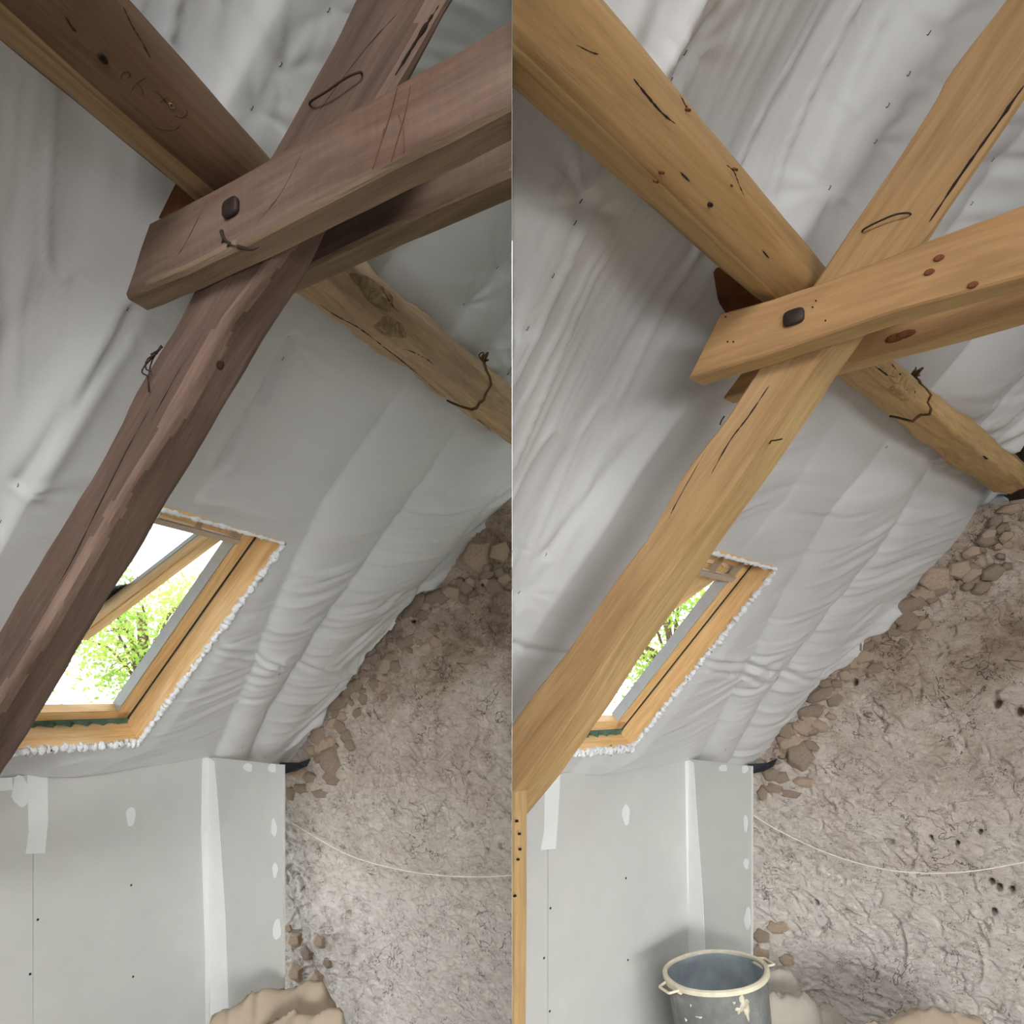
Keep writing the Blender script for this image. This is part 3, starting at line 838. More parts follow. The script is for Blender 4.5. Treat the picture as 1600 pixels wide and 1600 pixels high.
kB = knee_wall(B, eB, 856, ([(1070, 1187), (1077, 1185), (1078, 1480), (1080, 1640), (1076, 1640), (1076, 1480), (1072, 1300)], [(1075, 1186), (1084, 1192), (1088, 1260), (1098, 1400), (1103, 1500), (1104, 1640), (1076, 1640), (1075, 1400)]),
     [[(852, 1206), (875, 1209), (872, 1270), (868, 1326), (845, 1328), (850, 1300)]],
     [(978, 1273, 6, 15, 'k'), (1130, 1200, 6, 6, 'r'), (1164, 1202, 5, 6, 'r'), (1165, 1287, 3, 14, 'r'), (1166, 1350, 4, 9, 'r'), (1168, 1435, 5, 16, 'r')],
     [(978, 1372), (860, 1419), (850, 1497), (981, 1500), (859, 1580)], 'grey plasterboard knee wall behind the grey tub')

# ------------------------------------------------------------------ setting: skylights
def uvbox(R, u0, u1, v0, v1, ha, hb):
    c = [R.uvh(u_, v_, h_) for h_ in (ha, hb) for (u_, v_) in ((u0, v0), (u1, v0), (u1, v1), (u0, v1))]
    return np.array(c), box_pts(c)

def rounded(R, name, geo, mat, parent, bev=0.004, axes=None):
    v_, f_ = geo
    o = mk(name, v_, f_, mat, parent=parent, smooth=False, axes=axes, sharp=10)
    bm = bmesh.new(); bm.from_mesh(o.data)
    bmesh.ops.bevel(bm, geom=bm.edges[:], offset=bev, segments=2, affect='EDGES', clamp_overlap=True)
    bm.to_mesh(o.data); bm.free()
    return o

def skylight(R, name, label, d):
    h0, h1, g0, g1 = HOLE[R]
    root = empty(name, R.uvh((h0 + h1) / 2, g0, 0))
    tag(root, label, 'skylight', kind='structure')
    aV = [R.V, unit(np.cross(R.n, R.V)), R.n]; aU = [R.U, unit(np.cross(R.n, R.U)), R.n]
    th = 0.018
    # lining boards of the reveal
    for (u0, u1, v0, v1, ax) in ((h1, h1 + th, g0, g1, aV), (h0 - th, h0, g0, g1, aV), (h0 - th, h1 + th, g0 - th, g0, aU), (h0 - th, h1 + th, g1, g1 + th, aU)):
        rounded(R, 'reveal_board', uvbox(R, u0, u1, v0, v1, 0.004, -d), M['pine'], root, 0.003, ax)
    f = 0.072
    a, b_ = -d, -d - 0.05
    for nm, (u0, u1, v0, v1, ax) in (('frame_jamb', (h1 - f, h1 + .02, g0, g1, aV)), ('frame_jamb', (h0 - .02, h0 + f, g0, g1, aV)), ('frame_sill', (h0, h1, g0 + .014, g0 + f, aU)), ('frame_head', (h0, h1, g1 - f * .8, g1 + .02, aU))):
        rounded(R, nm, uvbox(R, u0, u1, v0, v1, a, b_), M['pine'], root, 0.005, ax)
    # dark groove along the jambs, green scrap of membrane under the sill
    for uu in (h1 - 0.006, h0 + 0.006):
        rounded(R, 'groove_gasket', uvbox(R, uu - .004, uu + .004, g0 + .02, g1 - .02, a + .003, a - .01), M['gasket'], root, 0.001)
    pts = []
    n = 22
    rows = []
    for i in range(n + 1):
        u_ = h0 + (h1 - h0) * i / n
        w = 0.006 * math.sin(i * 1.9) + 0.005 * math.sin(i * 4.1)
        rows.append([R.uvh(u_, g0 + .002, a + .012 + w), R.uvh(u_, g0 + .012 + w * .4, a + .004 - w), R.uvh(u_, g0 + .026, a + .006 + w * .5), R.uvh(u_, g0 + .026, a - .004), R.uvh(u_, g0 + .002, a - .004)])
    v_, f_ = loft(rows); mk('membrane_scrap', v_, f_, M['green'], parent=root, smooth=False)
    # aluminium cladding outside
    for (u0, u1, v0, v1) in ((h1 - f - .002, h1 - f + .006, g0 + f, g1 - .03), (h0 + f - .006, h0 + f + .002, g0 + f, g1 - .03)):
        mk('frame_cladding', *uvbox(R, u0, u1, v0, v1, b_ + .045, b_ - .004), M['alu'], parent=root, smooth=False)
    for (u0, u1, v0, v1) in ((h0 - .03, h0 + .02, g0 - .03, g1 + .1), (h1 - .02, h1 + .12, g0 - .1, g1 + .1), (h0, h1, g0 - .1, g0 + .03), (h0, h1, g1 - .02, g1 + .14)):
        mk('flashing', *uvbox(R, u0, u1, v0, v1, b_ - .001, b_ - .012), M['alu'], parent=root, smooth=False)
    # control bar under the head
    vb = g1 - 0.105
    path = [R.uvh(h0 + f + .01, vb, a + .015), R.uvh(h1 - f - .02, vb, a + .015)]
    v_, f_ = uvbox(R, h0 + f, h1 - f - .004, vb - .014, vb + .014, a + .022, a + .006)
    bar = rounded(R, 'vent_bar', (v_, f_), M['bar'], root, 0.004)
    for uu in (h0 + f + .01, h1 - f - .02, (h0 + h1) / 2):
        rounded(R, 'bar_bracket', uvbox(R, uu - .004, uu + .004, vb - .006, g1 - .03, a + .018, a - .01), M['bar'], bar, 0.001)
    # top hung sash pushed open outwards
    sash = bpy.data.objects.new('sash', None); sash.empty_display_size = 0.05
    hg = R.uvh(0, g1 - 0.075, -d - 0.045)
    ang = math.radians(18.5)
    T = -R.V * math.cos(ang) - R.n * math.sin(ang)                  # down the open sash
    N = unit(np.cross(R.U, T)); N = N if N @ R.n > 0 else -N
    W0, W1, LN = h0 + f + .006, h1 - f - .006, (g1 - g0) - 0.16
    link(sash, root, Matrix.Translation(Vector(R.uvh((W0 + W1) / 2, g1 - .075, -d - .045) + EYEV)))
    q = lambda u_, l_, n_: hg + R.U * u_ + T * l_ + N * n_
    def sbox(u0, u1, l0, l1, n0, n1):
        c = [q(u_, l_, n_) for n_ in (n0, n1) for (u_, l_) in ((u0, l0), (u1, l0), (u1, l1), (u0, l1))]
        return np.array(c), box_pts(c)
    aT = [T, unit(np.cross(N, T)), N]
    rail = 0.058
    for (u0, u1, l0, l1, ax) in ((W1 - rail, W1, 0, LN, aT), (W0, W0 + rail, 0, LN, aT), (W0 + rail, W1 - rail, 0, rail, aU), (W0 + rail, W1 - rail, LN - rail, LN, aU)):
        rl = rounded(R, 'sash_rail', sbox(u0, u1, l0, l1, -0.02, 0.022), M['pine'], sash, 0.005, ax)
        mk('rail_cladding', *sbox(u0, u1, l0, l1, -0.034, -0.0195), M['alu'], parent=sash, smooth=False)
    mk('pane', *sbox(W0 + rail - .01, W1 - rail + .01, rail - .01, LN - rail + .01, -0.012, -0.006), M['glass'], parent=sash, smooth=False)
    # torn white insulation along the cut membrane
    rr = random.Random(4)
    def foam(p0, p1, n, r, sgn):
        pts = []
        for i in range(n):
            t = i / (n - 1.0)
            uu = p0[0] + (p1[0] - p0[0]) * t + rr.gauss(0, .0008); vv = p0[1] + (p1[1] - p0[1]) * t + rr.gauss(0, .0008)
            pts.append(R.uvh(uu, vv, 0.004 + rr.gauss(0, .002)))
        x_ = np.arange(n) * .35
        rad = r * (1 + .45 * noise(x_, x_ * 0 + r * 900, seed=6) + .25 * noise(x_ * 2.7, x_ * 0 + 3, seed=7))
        v_, f_ = tube_geo(np.array(pts), np.array(rad), 9)
        v_ = v_ + 0.35 * r * np.stack([noise(v_[:, 0] * 90, v_[:, 1] * 90, v_[:, 2] * 90, seed=s_) for s_ in (1, 2, 3)], 1)
        mk('insulation_trim', v_, f_, M['foam'], parent=root)
    foam((h1 + .010, g0), (h1 + .008, g1), 260, .011, 1)
    foam((h0, g0 - .014), (h1 + .01, g0 - .012), 160, .016, 1)
    foam((h0, g1 + .006), (h1 + .01, g1 + .006), 60, .007, 1)
    foam((h0 - .01, g0), (h0 - .01, g1), 70, .010, 1)
    return root
skylight(A, 'window_1', 'open roof window in pine lining, half hidden by the dark brown rafter', 0.11)
skylight(B, 'window_2', 'open roof window in pine lining, mostly hidden by the honey coloured rafter', 0.085)

# ------------------------------------------------------------------ timbers
def ring_rect(a, b_, t, Uv, m=14, ch=0.007):
    """closed outline: front face from a to b, thickness t along Uv, corners eased"""
    e = unit(b_ - a)
    c = [a, b_, b_ + Uv * t, a + Uv * t]
    out = []
    for i in range(4):
        p, q = c[i], c[(i + 1) % 4]; d = unit(q - p)
        for k in range(m):
            s = ch + (np.linalg.norm(q - p) - 2 * ch) * k / (m - 1)
            out.append(p + d * s)
    return np.array(out)

def beam(R, name, st, t, w0, mat, label, amp=0.003, ch=0.007, seed=0, step=0.009, grp=None, fq=4.0, cat='beam', parts=None, under=None, pw=.022):
    st = [tuple(s) if len(s) == 5 else tuple(s) + (t,) for s in st]
    a = np.array([R.truss(s[0], s[1], w0) for s in st]); b_ = np.array([R.truss(s[2], s[3], w0) for s in st])
    full = resample(np.c_[a, b_, np.array([[s[4]] for s in st])], step)
    rings = []
    for r in full:
        rings.append(ring_rect(r[:3], r[3:6], r[6], R.U, ch=ch))
    rings = np.array(rings)
    ctr = rings.mean(1, keepdims=True)
    ax = unit(ctr[-1, 0] - ctr[0, 0])
    loc = rings - ctr[0]
    al = loc @ ax
    pr = loc - al[..., None] * ax
    n_ = fbm(al * fq, pr[..., 0] * 14 + pr[..., 2] * 9, pr[..., 1] * 14, seed=seed, octv=3)
    dirn = rings - ctr; dirn = dirn / np.linalg.norm(dirn, axis=-1, keepdims=True)
    rings = rings + dirn * (amp * n_)[..., None]
    v_, f_ = loft(rings)
    y = unit(np.cross(R.U, ax)); z = np.cross(ax, y)
    nr, k = rings.shape[:2]
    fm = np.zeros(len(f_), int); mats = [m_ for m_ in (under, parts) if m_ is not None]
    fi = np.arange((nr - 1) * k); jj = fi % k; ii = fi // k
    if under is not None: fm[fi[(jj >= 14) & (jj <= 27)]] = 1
    if parts is not None:
        fc = rings[ii, jj] * .5 + rings[ii, (jj + 1) % k] * .5
        da = np.linalg.norm(fc - full[ii, 3:6], axis=1)
        lim = pw * (1 + .9 * noise(ii * .03, np.full(len(ii), .5), seed=3) + .35 * noise(ii * .09, np.full(len(ii), 1.5), seed=4))
        fm[fi[da < lim]] = len(mats)
    o = mk(name, v_, f_, mat, axes=[ax, y, z], origin=ctr[0, 0], clip=clip_of(R), sharp=math.radians(40), fmat=fm, mats=mats)
    tag(o, label, cat, grp)
    return o

def rafter(R, left, arris, right, mat, label, amp, seed, parts=None, under=None):
    n = 70
    le, ar = resample(np.array(left, float), n=n), resample(np.array(arris, float), n=n)
    rt = np.array(sorted(right, key=lambda p: p[1]), float)
    st = []
    for k in range(n):
        b_ = R.truss(ar[k][0], ar[k][1]); best = (9, .1)
        for t in np.linspace(.01, .34, 100):
            q = b_ + R.U * t
            x, y = 800 + F * q[0] / q[1], YH - F * q[2] / q[1]
            best = min(best, (abs(x - np.interp(y, rt[:, 1], rt[:, 0])), t))
        st.append([le[k][0], le[k][1], ar[k][0], ar[k][1], best[1]])
    st = np.array(st)
    st[:, 4] = np.convolve(np.pad(st[:, 4], 2, mode='edge'), np.ones(5) / 5, 'valid')
    return beam(R, 'rafter', [tuple(x) for x in st], .16, 0.0, mat, label, amp=amp, seed=seed, parts=parts, under=under)

RINGS = {}
def purlin(R, name, lines, mat, label, t0, t1, mat2=None, strip=None, amp=0.003, seed=0, sub=4):
    """lines: list of (px0,py0,px1,py1,h) lower back ... upper back; each is a straight arris parallel to the roof"""
    P = []
    for (x0, y0, x1, y1, h) in lines:
        p, q = R.roof(x0, y0, h), R.roof(x1, y1, h)
        ua, ub = (p - R.P0) @ R.U, (q - R.P0) @ R.U
        P.append((p, q, ua, ub))
    us = np.arange(t0, t1, 0.02)
    rings = []
    for u_ in us:
        pts = np.array([p + (q - p) * ((u_ - ua) / (ub - ua)) for (p, q, ua, ub) in P])
        out = []
        n = len(pts)
        for i in range(n):
            for k in range(sub):
                out.append(pts[i] + (pts[(i + 1) % n] - pts[i]) * k / sub)
        rings.append(out)
    rings = np.array(rings)
    # ease the arrises
    sm = (np.roll(rings, 1, 1) + np.roll(rings, -1, 1)) / 2
    rings = rings * 0.55 + sm * 0.45
    ctr = rings.mean(1, keepdims=True)
    loc = rings - ctr[0]; al = loc @ R.U; pr = loc - al[..., None] * R.U
    n_ = fbm(al * 4, pr[..., 0] * 16, pr[..., 2] * 16, seed=seed, octv=3)
    dirn = rings - ctr; dirn /= np.linalg.norm(dirn, axis=-1, keepdims=True)
    rings = rings + dirn * (amp * n_)[..., None]
    v_, f_ = loft(rings)
    up = np.array([0, 0, 1.0])
    ax = [R.U, unit(np.cross(up, R.U)), up]
    o = mk(name, v_, f_, mat, axes=ax, origin=ctr[0, 0], clip=clip_of(R), sharp=math.radians(50))
    if strip is not None:
        o.data.materials.append(mat2)
        cc = np.array([p.center[:] for p in o.data.polygons])
        # faces between the two given arrises carry the lighter sapwood
        i0, i1 = strip
        k = rings.shape[1]
        Rm = np.stack(ax, 1)
        ringl = (rings - ctr[0, 0]) @ Rm
        lut = ringl.reshape(-1, 3)
        mids = (ringl[:-1] + np.roll(ringl[:-1], -1, 1) + ringl[1:] + np.roll(ringl[1:], -1, 1)) / 4
        from mathutils.kdtree import KDTree
        kd = KDTree(mids.shape[0] * k)
        for i, p in enumerate(mids.reshape(-1, 3)): kd.insert(Vector(p), i)
        kd.balance()
        for p in o.data.polygons:
            j = kd.find(p.center)[1] % k
            if i0 * sub <= j < i1 * sub: p.material_index = 1
    RINGS[o.name] = rings
    return tag(o, label, 'beam')

def log(R, name, lo, up, hl, hu, bulge, mat, label, t0, t1, amp=0.01, seed=0):
    us = np.arange(t0, t1, 0.018); K = 30
    def ln(l, h):
        p, q = R.roof(l[0], l[1], h), R.roof(l[2], l[3], h)
        return p, q, (p - R.P0) @ R.U, (q - R.P0) @ R.U
    Lo, Up = ln(lo, hl), ln(up, hu)
    at = lambda l, u_: l[0] + (l[1] - l[0]) * ((u_ - l[2]) / (l[3] - l[2]))
    rings = []
    for u_ in us:
        a, b_ = at(Lo, u_), at(Up, u_)
        c = (a + b_) / 2; d = (b_ - a) / 2
        ring = []
        for j in range(K):
            q = 2 * math.pi * j / K
            s, c_ = math.sin(q), math.cos(q)
            flat_ = 0.86 + 0.14 * math.cos(4 * q) ** 2
            ring.append(c - d * c_ + R.n * (bulge if s > 0 else 0.05) * s * flat_)
        rings.append(ring)
    rings = np.array(rings); ctr = rings.mean(1, keepdims=True)
    loc = rings - ctr[0]; al = loc @ R.U; pr = loc - al[..., None] * R.U
    n_ = fbm(al * 5.5, pr[..., 0] * 13, pr[..., 2] * 13, seed=seed, octv=4)
    f2 = np.abs(fbm(al * 9, pr[..., 0] * 22 + 3, pr[..., 2] * 22, seed=seed + 5, octv=2))
    dirn = rings - ctr; dirn /= np.linalg.norm(dirn, axis=-1, keepdims=True)
    rings = rings + dirn * (amp * n_ - amp * .7 * f2)[..., None]
    v_, f_ = loft(rings)
    upv = np.array([0, 0, 1.0])
    o = mk(name, v_, f_, mat, axes=[R.U, unit(np.cross(upv, R.U)), upv], origin=ctr[0, 0], clip=clip_of(R))
    return tag(o, label, 'beam'), rings

uT = lambda R, w: float((R.TA + R.U * w - R.P0) @ R.U)
# left room
purlin(A, 'purlin', [(0, 62, 304, 312, .0), (0, 62, 304, 312, .10), (0, 38, 296, 303, .155), (0, 14, 331, 299, .205), (150, 0, 390, 268, .215), (185, 0, 407, 250, .18), (200, 0, 417, 242, .13), (200, 0, 417, 242, .0)],
       M['L_purlin'], 'dark brown purlin with a paler lower edge, leading in from the top left', -2.3, -1.42, M['L_strip'], (1, 3), amp=0.004, seed=3)
logA, ringsA = log(A, 'log_purlin', (465, 455, 800, 697), (575, 410, 800, 606), .06, .08, .13, M['L_log'], 'pale knotty log purlin tied with wire, right of the dark brown rafter', -1.34, 0.9, seed=8)
rafA = rafter(A, [(726, -300), (571, -30), (554, 0), (526, 58), (487, 123), (458, 175), (419, 244), (360, 345), (309, 442), (272, 511), (252, 545), (227, 586), (206, 619), (191, 657), (134, 760), (55, 889), (0, 984), (-200, 1305)],
    [(880, -300), (708, -30), (689, 0), (655, 62), (620, 123), (585, 178), (540, 245), (470, 345), (409, 429), (352, 500), (325, 550), (300, 595), (285, 622), (262, 662), (198, 762), (120, 895), (62, 995), (-150, 1335)],
    [(902, -300), (730, -30), (711, 0), (682, 49), (653, 104), (560, 280), (461, 455), (429, 509), (388, 580), (357, 621), (340, 660), (277, 760), (253, 800), (218, 861), (172, 932), (126, 1013), (69, 1105), (11, 1200), (-100, 1385)],
    M['L_rafter'], 'dark brown slanting rafter crossing the roof window', .0045, 12, M['L_sap'])
colA = beam(A, 'collar_tie', [(236, 345, 196, 464), (330, 296, 290, 425), (420, 245, 390, 376), (520, 186, 490, 323), (630, 122, 620, 258), (720, 72, 710, 214), (800, 24, 800, 166), (900, -40, 920, 105)], .058, -.058, M['L_collar'], 'rough brown front collar tie with a bolt head, crossing before the dark rafter', amp=0.003, seed=20, parts=M['L_wane'], under=M['L_wane'], pw=.009)
colA2 = beam(A, 'collar_tie', [(300, 400, 270, 508), (477, 310, 477, 421), (600, 245, 600, 361), (700, 190, 700, 317), (800, 140, 800, 272), (920, 80, 920, 215)], .058, .172, M['L_collar'], 'shadowed brown rear collar tie behind the dark rafter', amp=0.003, seed=23, parts=M['L_wane'], under=M['L_wane'], pw=.011)
# right room
purlin(B, 'purlin', [(800, 133, 1190, 474, .0), (800, 133, 1190, 474, .10), (800, 106, 1190, 468, .15), (800, 72, 1211, 463, .20), (890, 0, 1255, 425, .205), (925, 0, 1276, 417, .17), (940, 0, 1287, 412, .12), (940, 0, 1287, 412, .0)],
       M['R_purlin'], 'honey coloured sanded purlin with a lighter lower edge, above the honey collar ties', -2.75, -1.43, M['R_strip'], (1, 3), amp=0.003, seed=4)
logB, ringsB = log(B, 'log_purlin', (1310, 592, 1570, 786), (1395, 565, 1600, 722), .05, .07, .12, M['R_log'], 'yellow knotty log purlin tied with wire, running into the right gable wall', -1.425, 0.66, seed=9)
rafB = rafter(B, [(1800, -300), (1588, -30), (1568, 0), (1492, 97), (1476, 120), (1459, 156), (1381, 276), (1320, 367), (1269, 444), (1186, 573), (1134, 652), (1070, 734), (1011, 840), (967, 897), (889, 1012), (826, 1093), (800, 1130), (740, 1210)],
    [(1912, -300), (1712, -30), (1690, 0), (1630, 97), (1615, 120), (1590, 156), (1508, 276), (1447, 366), (1370, 452), (1275, 566), (1217, 652), (1160, 737), (1083, 840), (1041, 897), (957, 1012), (905, 1098), (880, 1135), (823, 1217), (750, 1300)],
    [(1934, -300), (1730, -30), (1712, 0), (1599, 166), (1456, 370), (1309, 593), (1275, 640), (1193, 760), (1133, 840), (1087, 908), (1014, 1010), (926, 1139), (872, 1214), (823, 1275), (740, 1380)],
    M['R_rafter'], 'honey coloured slanting rafter crossing the roof window, standing on the post', .003, 13, under=M['R_strip'])  # paler soffit, here and on both collars: sanded wood with light painted in
colB = beam(B, 'collar_tie', [(1127, 489, 1077, 591), (1204, 468, 1190, 557), (1273, 445, 1290, 523), (1380, 404, 1400, 486), (1460, 372, 1470, 467), (1600, 320, 1600, 431), (1740, 262, 1740, 390), (2500, 0, 2500, 168)], .058, -.058, M['R_collar'], 'honey coloured front collar tie with a bolt head, crossing in front of the sanded rafter', amp=0.0015, ch=0.004, seed=21, under=M['R_strip'])
colB2 = beam(B, 'collar_tie', [(1180, 555, 1130, 622), (1328, 500, 1328, 567), (1460, 440, 1460, 530), (1600, 390, 1600, 490), (1740, 340, 1740, 450), (2400, 100, 2400, 255)], .055, .185, M['R_collar'], 'honey coloured rear collar tie behind the sanded rafter', amp=0.0015, ch=0.004, seed=24, under=M['R_strip'])
post = beam(B, 'post', [(780, 1222, 808, 1222), (780, 1420, 807, 1420), (780, 1700, 806, 1700), (780, 2085, 806, 2085)], .046, 0.006, M['R_log'], 'pale timber post with nail holes at the foot of the honey rafter', amp=0.002, seed=30, cat='post')

# cleats between purlin and rafter
def cleat(R, poly, w, t, mat, label):
    pts = [R.truss(x, y, w) for x, y in poly]
    v_, f_ = prism(pts, R.U * t)
    o = mk('timber_cleat', v_, f_, mat, smooth=False, sharp=9)
    bm = bmesh.new(); bm.from_mesh(o.data); bmesh.ops.bevel(bm, geom=bm.edges[:], offset=.006, segments=2, affect='EDGES'); bm.to_mesh(o.data); bm.free()
    return tag(o, label, 'cleat')
M['cleat'] = wood('orange_brown_timber', (84, 48, 28), (112, 66, 40), (136, 86, 56))
cleat(A, [(212, 250), (235, 245), (330, 300), (300, 345), (245, 345), (222, 300)], 0.02, .10, M['cleat'], 'orange brown timber cleat under the dark purlin, left of the bolted collar tie')
cleat(B, [(1112, 420), (1130, 412), (1205, 468), (1180, 510), (1140, 500), (1120, 470)], 0.02, .10, M['cleat'], 'brown timber cleat under the honey purlin, left of the bolted collar tie')

M['drip'] = plain('red_brown_drip', (112, 70, 58), 0.8)
M['pencil'] = plain('brown_scrawl', (66, 36, 26), 0.8)
def mark(R, o, path, w0, r, mat, name):
    p = smooth_path([R.truss(x, y, w0) for x, y in path], 6 * len(path))
    v_, f_ = tube_geo(p, r, 5); mk(name, v_, f_, mat, parent=o)
for path in ([(620, 138), (606, 190), (592, 232), (582, 264)], [(641, 134), (632, 180), (620, 220), (611, 252)], [(622, 178), (630, 205), (631, 238)], [(600, 200), (594, 226)]):
    mark(A, colA, path, -.0592, .0010, M['drip'], 'red_stain')

# knots
def knot(R, o, x, y, rad, w0, mat, ax=1.6):
    p = R.truss(x, y, w0)
    k = 12
    ring = lambda s, d: [p + s * rad * (math.cos(t) * R.Cn * ax + math.sin(t) * np.array([0, 0, 1])) - R.U * d for t in np.linspace(0, 2 * math.pi, k, endpoint=False)]
    v_, f_ = loft([ring(1.0, -0.004), ring(.85, .0022), ring(.4, .001)])
    mk('knot', v_, f_, mat, parent=o)
M['knot'] = wood('red_brown_knot', (86, 46, 26), (120, 70, 42), (150, 96, 60))
for x, y, r in ((1467, 403, .006), (1452, 425, .006), (1520, 445, .006)): knot(B, colB, x, y, r, -.0595, M['knot'])
for x, y, r in ((1400, 527, .010), (1415, 522, .009)): knot(B, colB2, x, y, r, .183, M['knot'], 2.4)
for x, y, r in ((343, 570, .009),): knot(A, rafA, x, y, r, -.008, M['crack'], 1.1)
for x, y in ((807, 1283), (811, 1303), (812, 1327), (809, 1343), (804, 1400)):
    knot(B, post, x, y, .004, -.001, M['crack'], 1.0)
for x, y in ((1134, 495), (1275, 470), (1290, 501), (1146, 534), (1137, 534), (1270, 480)): knot(B, colB, x, y, .0016, -.059, M['crack'], 1.0)
def pknot(R, o, x, y, h, rad, mat):
    p = R.roof(x, y, h); k = 12
    ring = lambda s, d: [p + s * rad * (math.cos(t) * R.U * 1.5 + math.sin(t) * R.V) + R.n * d for t in np.linspace(0, 2 * math.pi, k, endpoint=False)]
    v_, f_ = loft([ring(1.0, -0.006), ring(.8, .003), ring(.35, -.001)])
    mk('knot', v_, f_, mat, parent=o)
PA = [o for o in COL.objects if o.name.startswith('purlin')]
pknot(A, PA[0], 161, 92, .212, .006, M['crack'])
pknot(A, PA[0], 268, 165, .214, .004, M['L_strip'])
pknot(B, PA[1], 1110, 320, .205, .004, M['crack'])
for x, y, h in ((1150, 265, .196), (1142, 290, .2), (1076, 172, .17), (1035, 270, .205), (1026, 284, .205), (965, 100, .2), (1180, 355, .2)):
    pknot(B, PA[1], x, y, h, .0025, M['knot'])

# ------------------------------------------------------------------ small ironwork and ties
def bolt(R, x, y, label, mat):
    p = R.truss(x, y, -.060)
    e1, e2 = R.Cn, np.array([0, 0, .86])
    rings = []
    for s, d in ((.0175, -.002), (.0185, .002), (.0178, .0065), (.015, .0085)):
        rings.append([p + (math.copysign(abs(math.cos(t)) ** .55, math.cos(t)) * e1 * 1.15 + math.copysign(abs(math.sin(t)) ** .55, math.sin(t)) * e2) * s - R.U * d for t in np.linspace(.2, 2 * math.pi + .2, 20, endpoint=False)])
    v_, f_ = loft(rings)
    return tag(mk('bolt_head', v_, f_, mat), label, 'bolt')
bolt(A, 362, 326, 'square dark iron bolt head on the rough brown collar tie', M['iron'])
bolt(B, 1241, 496, 'square dark iron bolt head on the honey collar tie', M['iron'])

def wire(R, name, px, w, r, label, cat, mat=None, n=24):
    pts = smooth_path([R.truss(x, y, w_) for (x, y), w_ in zip(px, w)], n)
    v_, f_ = tube_geo(pts, r, 6)
    return tag(mk(name, v_, f_, mat or M['wire']), label, cat)
wire(A, 'iron_staple', [(484, 166), (486, 158), (510, 143), (540, 122), (562, 113), (566, 118)], [.012, -.010, -.014, -.014, -.010, .012], .0021, 'bent iron staple high on the dark brown rafter', 'staple')
wire(B, 'iron_staple', [(1347, 365), (1350, 358), (1375, 345), (1400, 335), (1420, 333), (1424, 338)], [.012, -.008, -.012, -.012, -.008, .012], .0019, 'bent iron staple high on the honey rafter', 'staple')
wire(B, 'bent_nail', [(1203, 693), (1205, 689), (1212, 688), (1222, 686)], [.03, .0, -.012, -.018], .0016, 'small bent nail halfway down the honey rafter', 'nail')
wire(B, 'bent_nail', [(1125, 664), (1127, 658), (1132, 650)], [.02, .02, .02], .0018, 'small nail on the left edge of the honey rafter under the collar tie', 'nail')
t_ = empty('wire_tangle', A.truss(236, 570, 0.02))
tag(t_, 'frayed rusty wire tangle on the left edge of the dark rafter', 'wire')
rr = random.Random(2)
for k, pth in enumerate(([(252, 540), (240, 556), (226, 572), (222, 582), (232, 588)], [(250, 545), (238, 562), (232, 590), (232, 612)], [(246, 552), (230, 562), (228, 576), (236, 580)], [(254, 542), (246, 548), (236, 554)])):
    v_, f_ = tube_geo(smooth_path([A.truss(x, y, .0 + .012 * math.sin(i + k)) for i, (x, y) in enumerate(pth)], 16), .0018, 5)
    mk('wire_strand', v_, f_, M['wire'], parent=t_)
t_ = empty('fibre_tuft', A.truss(346, 370, -.065))
tag(t_, 'dark frayed fibre tuft hanging on the brown front collar tie', 'fibre')
for pth in ([(346, 361), (350, 372), (360, 382), (372, 386)], [(350, 374), (346, 380)], [(372, 386), (392, 390), (405, 386)], [(360, 380), (354, 386)]):
    v_, f_ = tube_geo(smooth_path([A.truss(x, y, -.061) for x, y in pth], 12), np.linspace(.0042, .0006, 12), 5)
    mk('fibre_strand', v_, f_, M['wire'], parent=t_)

def tie(R, rings, useq, label, r=.004):
    us = np.array([((g.mean(0) - R.P0) @ R.U) for g in rings])
    K = rings.shape[1]
    path = []
    for j in range(1, K // 2 + 1):
        f = (j - 1) / (K / 2 - 1.0)
        u_ = useq[0] + (useq[1] - useq[0]) * f + .008 * math.sin(f * 6)
        i = int(np.argmin(abs(us - u_)))
        c = rings[i].mean(0); p = rings[i][j]
        path.append(p + unit(p - c) * .0035)
    root = empty('wire_tie', path[0])
    tag(root, label, 'tie')
    for k in range(2):
        v_, f_ = tube_geo(np.array(path) + R.U * .006 * k * np.sin(np.linspace(0, 5, len(path)))[:, None], r * .8, 6)
        mk('tie_loop', v_, f_, M['rope'], parent=root)
    rr = random.Random(3); e = path[-1]
    for k in range(6):
        q = [e + np.array([rr.gauss(0, .008), rr.gauss(0, .008), rr.gauss(.004, .01)]) for _ in range(5)]
        v_, f_ = tube_geo(smooth_path(q, 14), .0025, 5)
        mk('knot_strand', v_, f_, M['rope'], parent=root)
    return root
def u_at(R, x, y, h=.1): return float(R.uv(x, y, h)[0])
tie(A, ringsA, (u_at(A, 655, 592), u_at(A, 712, 525)), 'old wire tie wrapped round the pale log purlin')
tie(B, ringsB, (u_at(B, 1420, 680), u_at(B, 1470, 612)), 'old wire tie wrapped round the yellow log purlin')
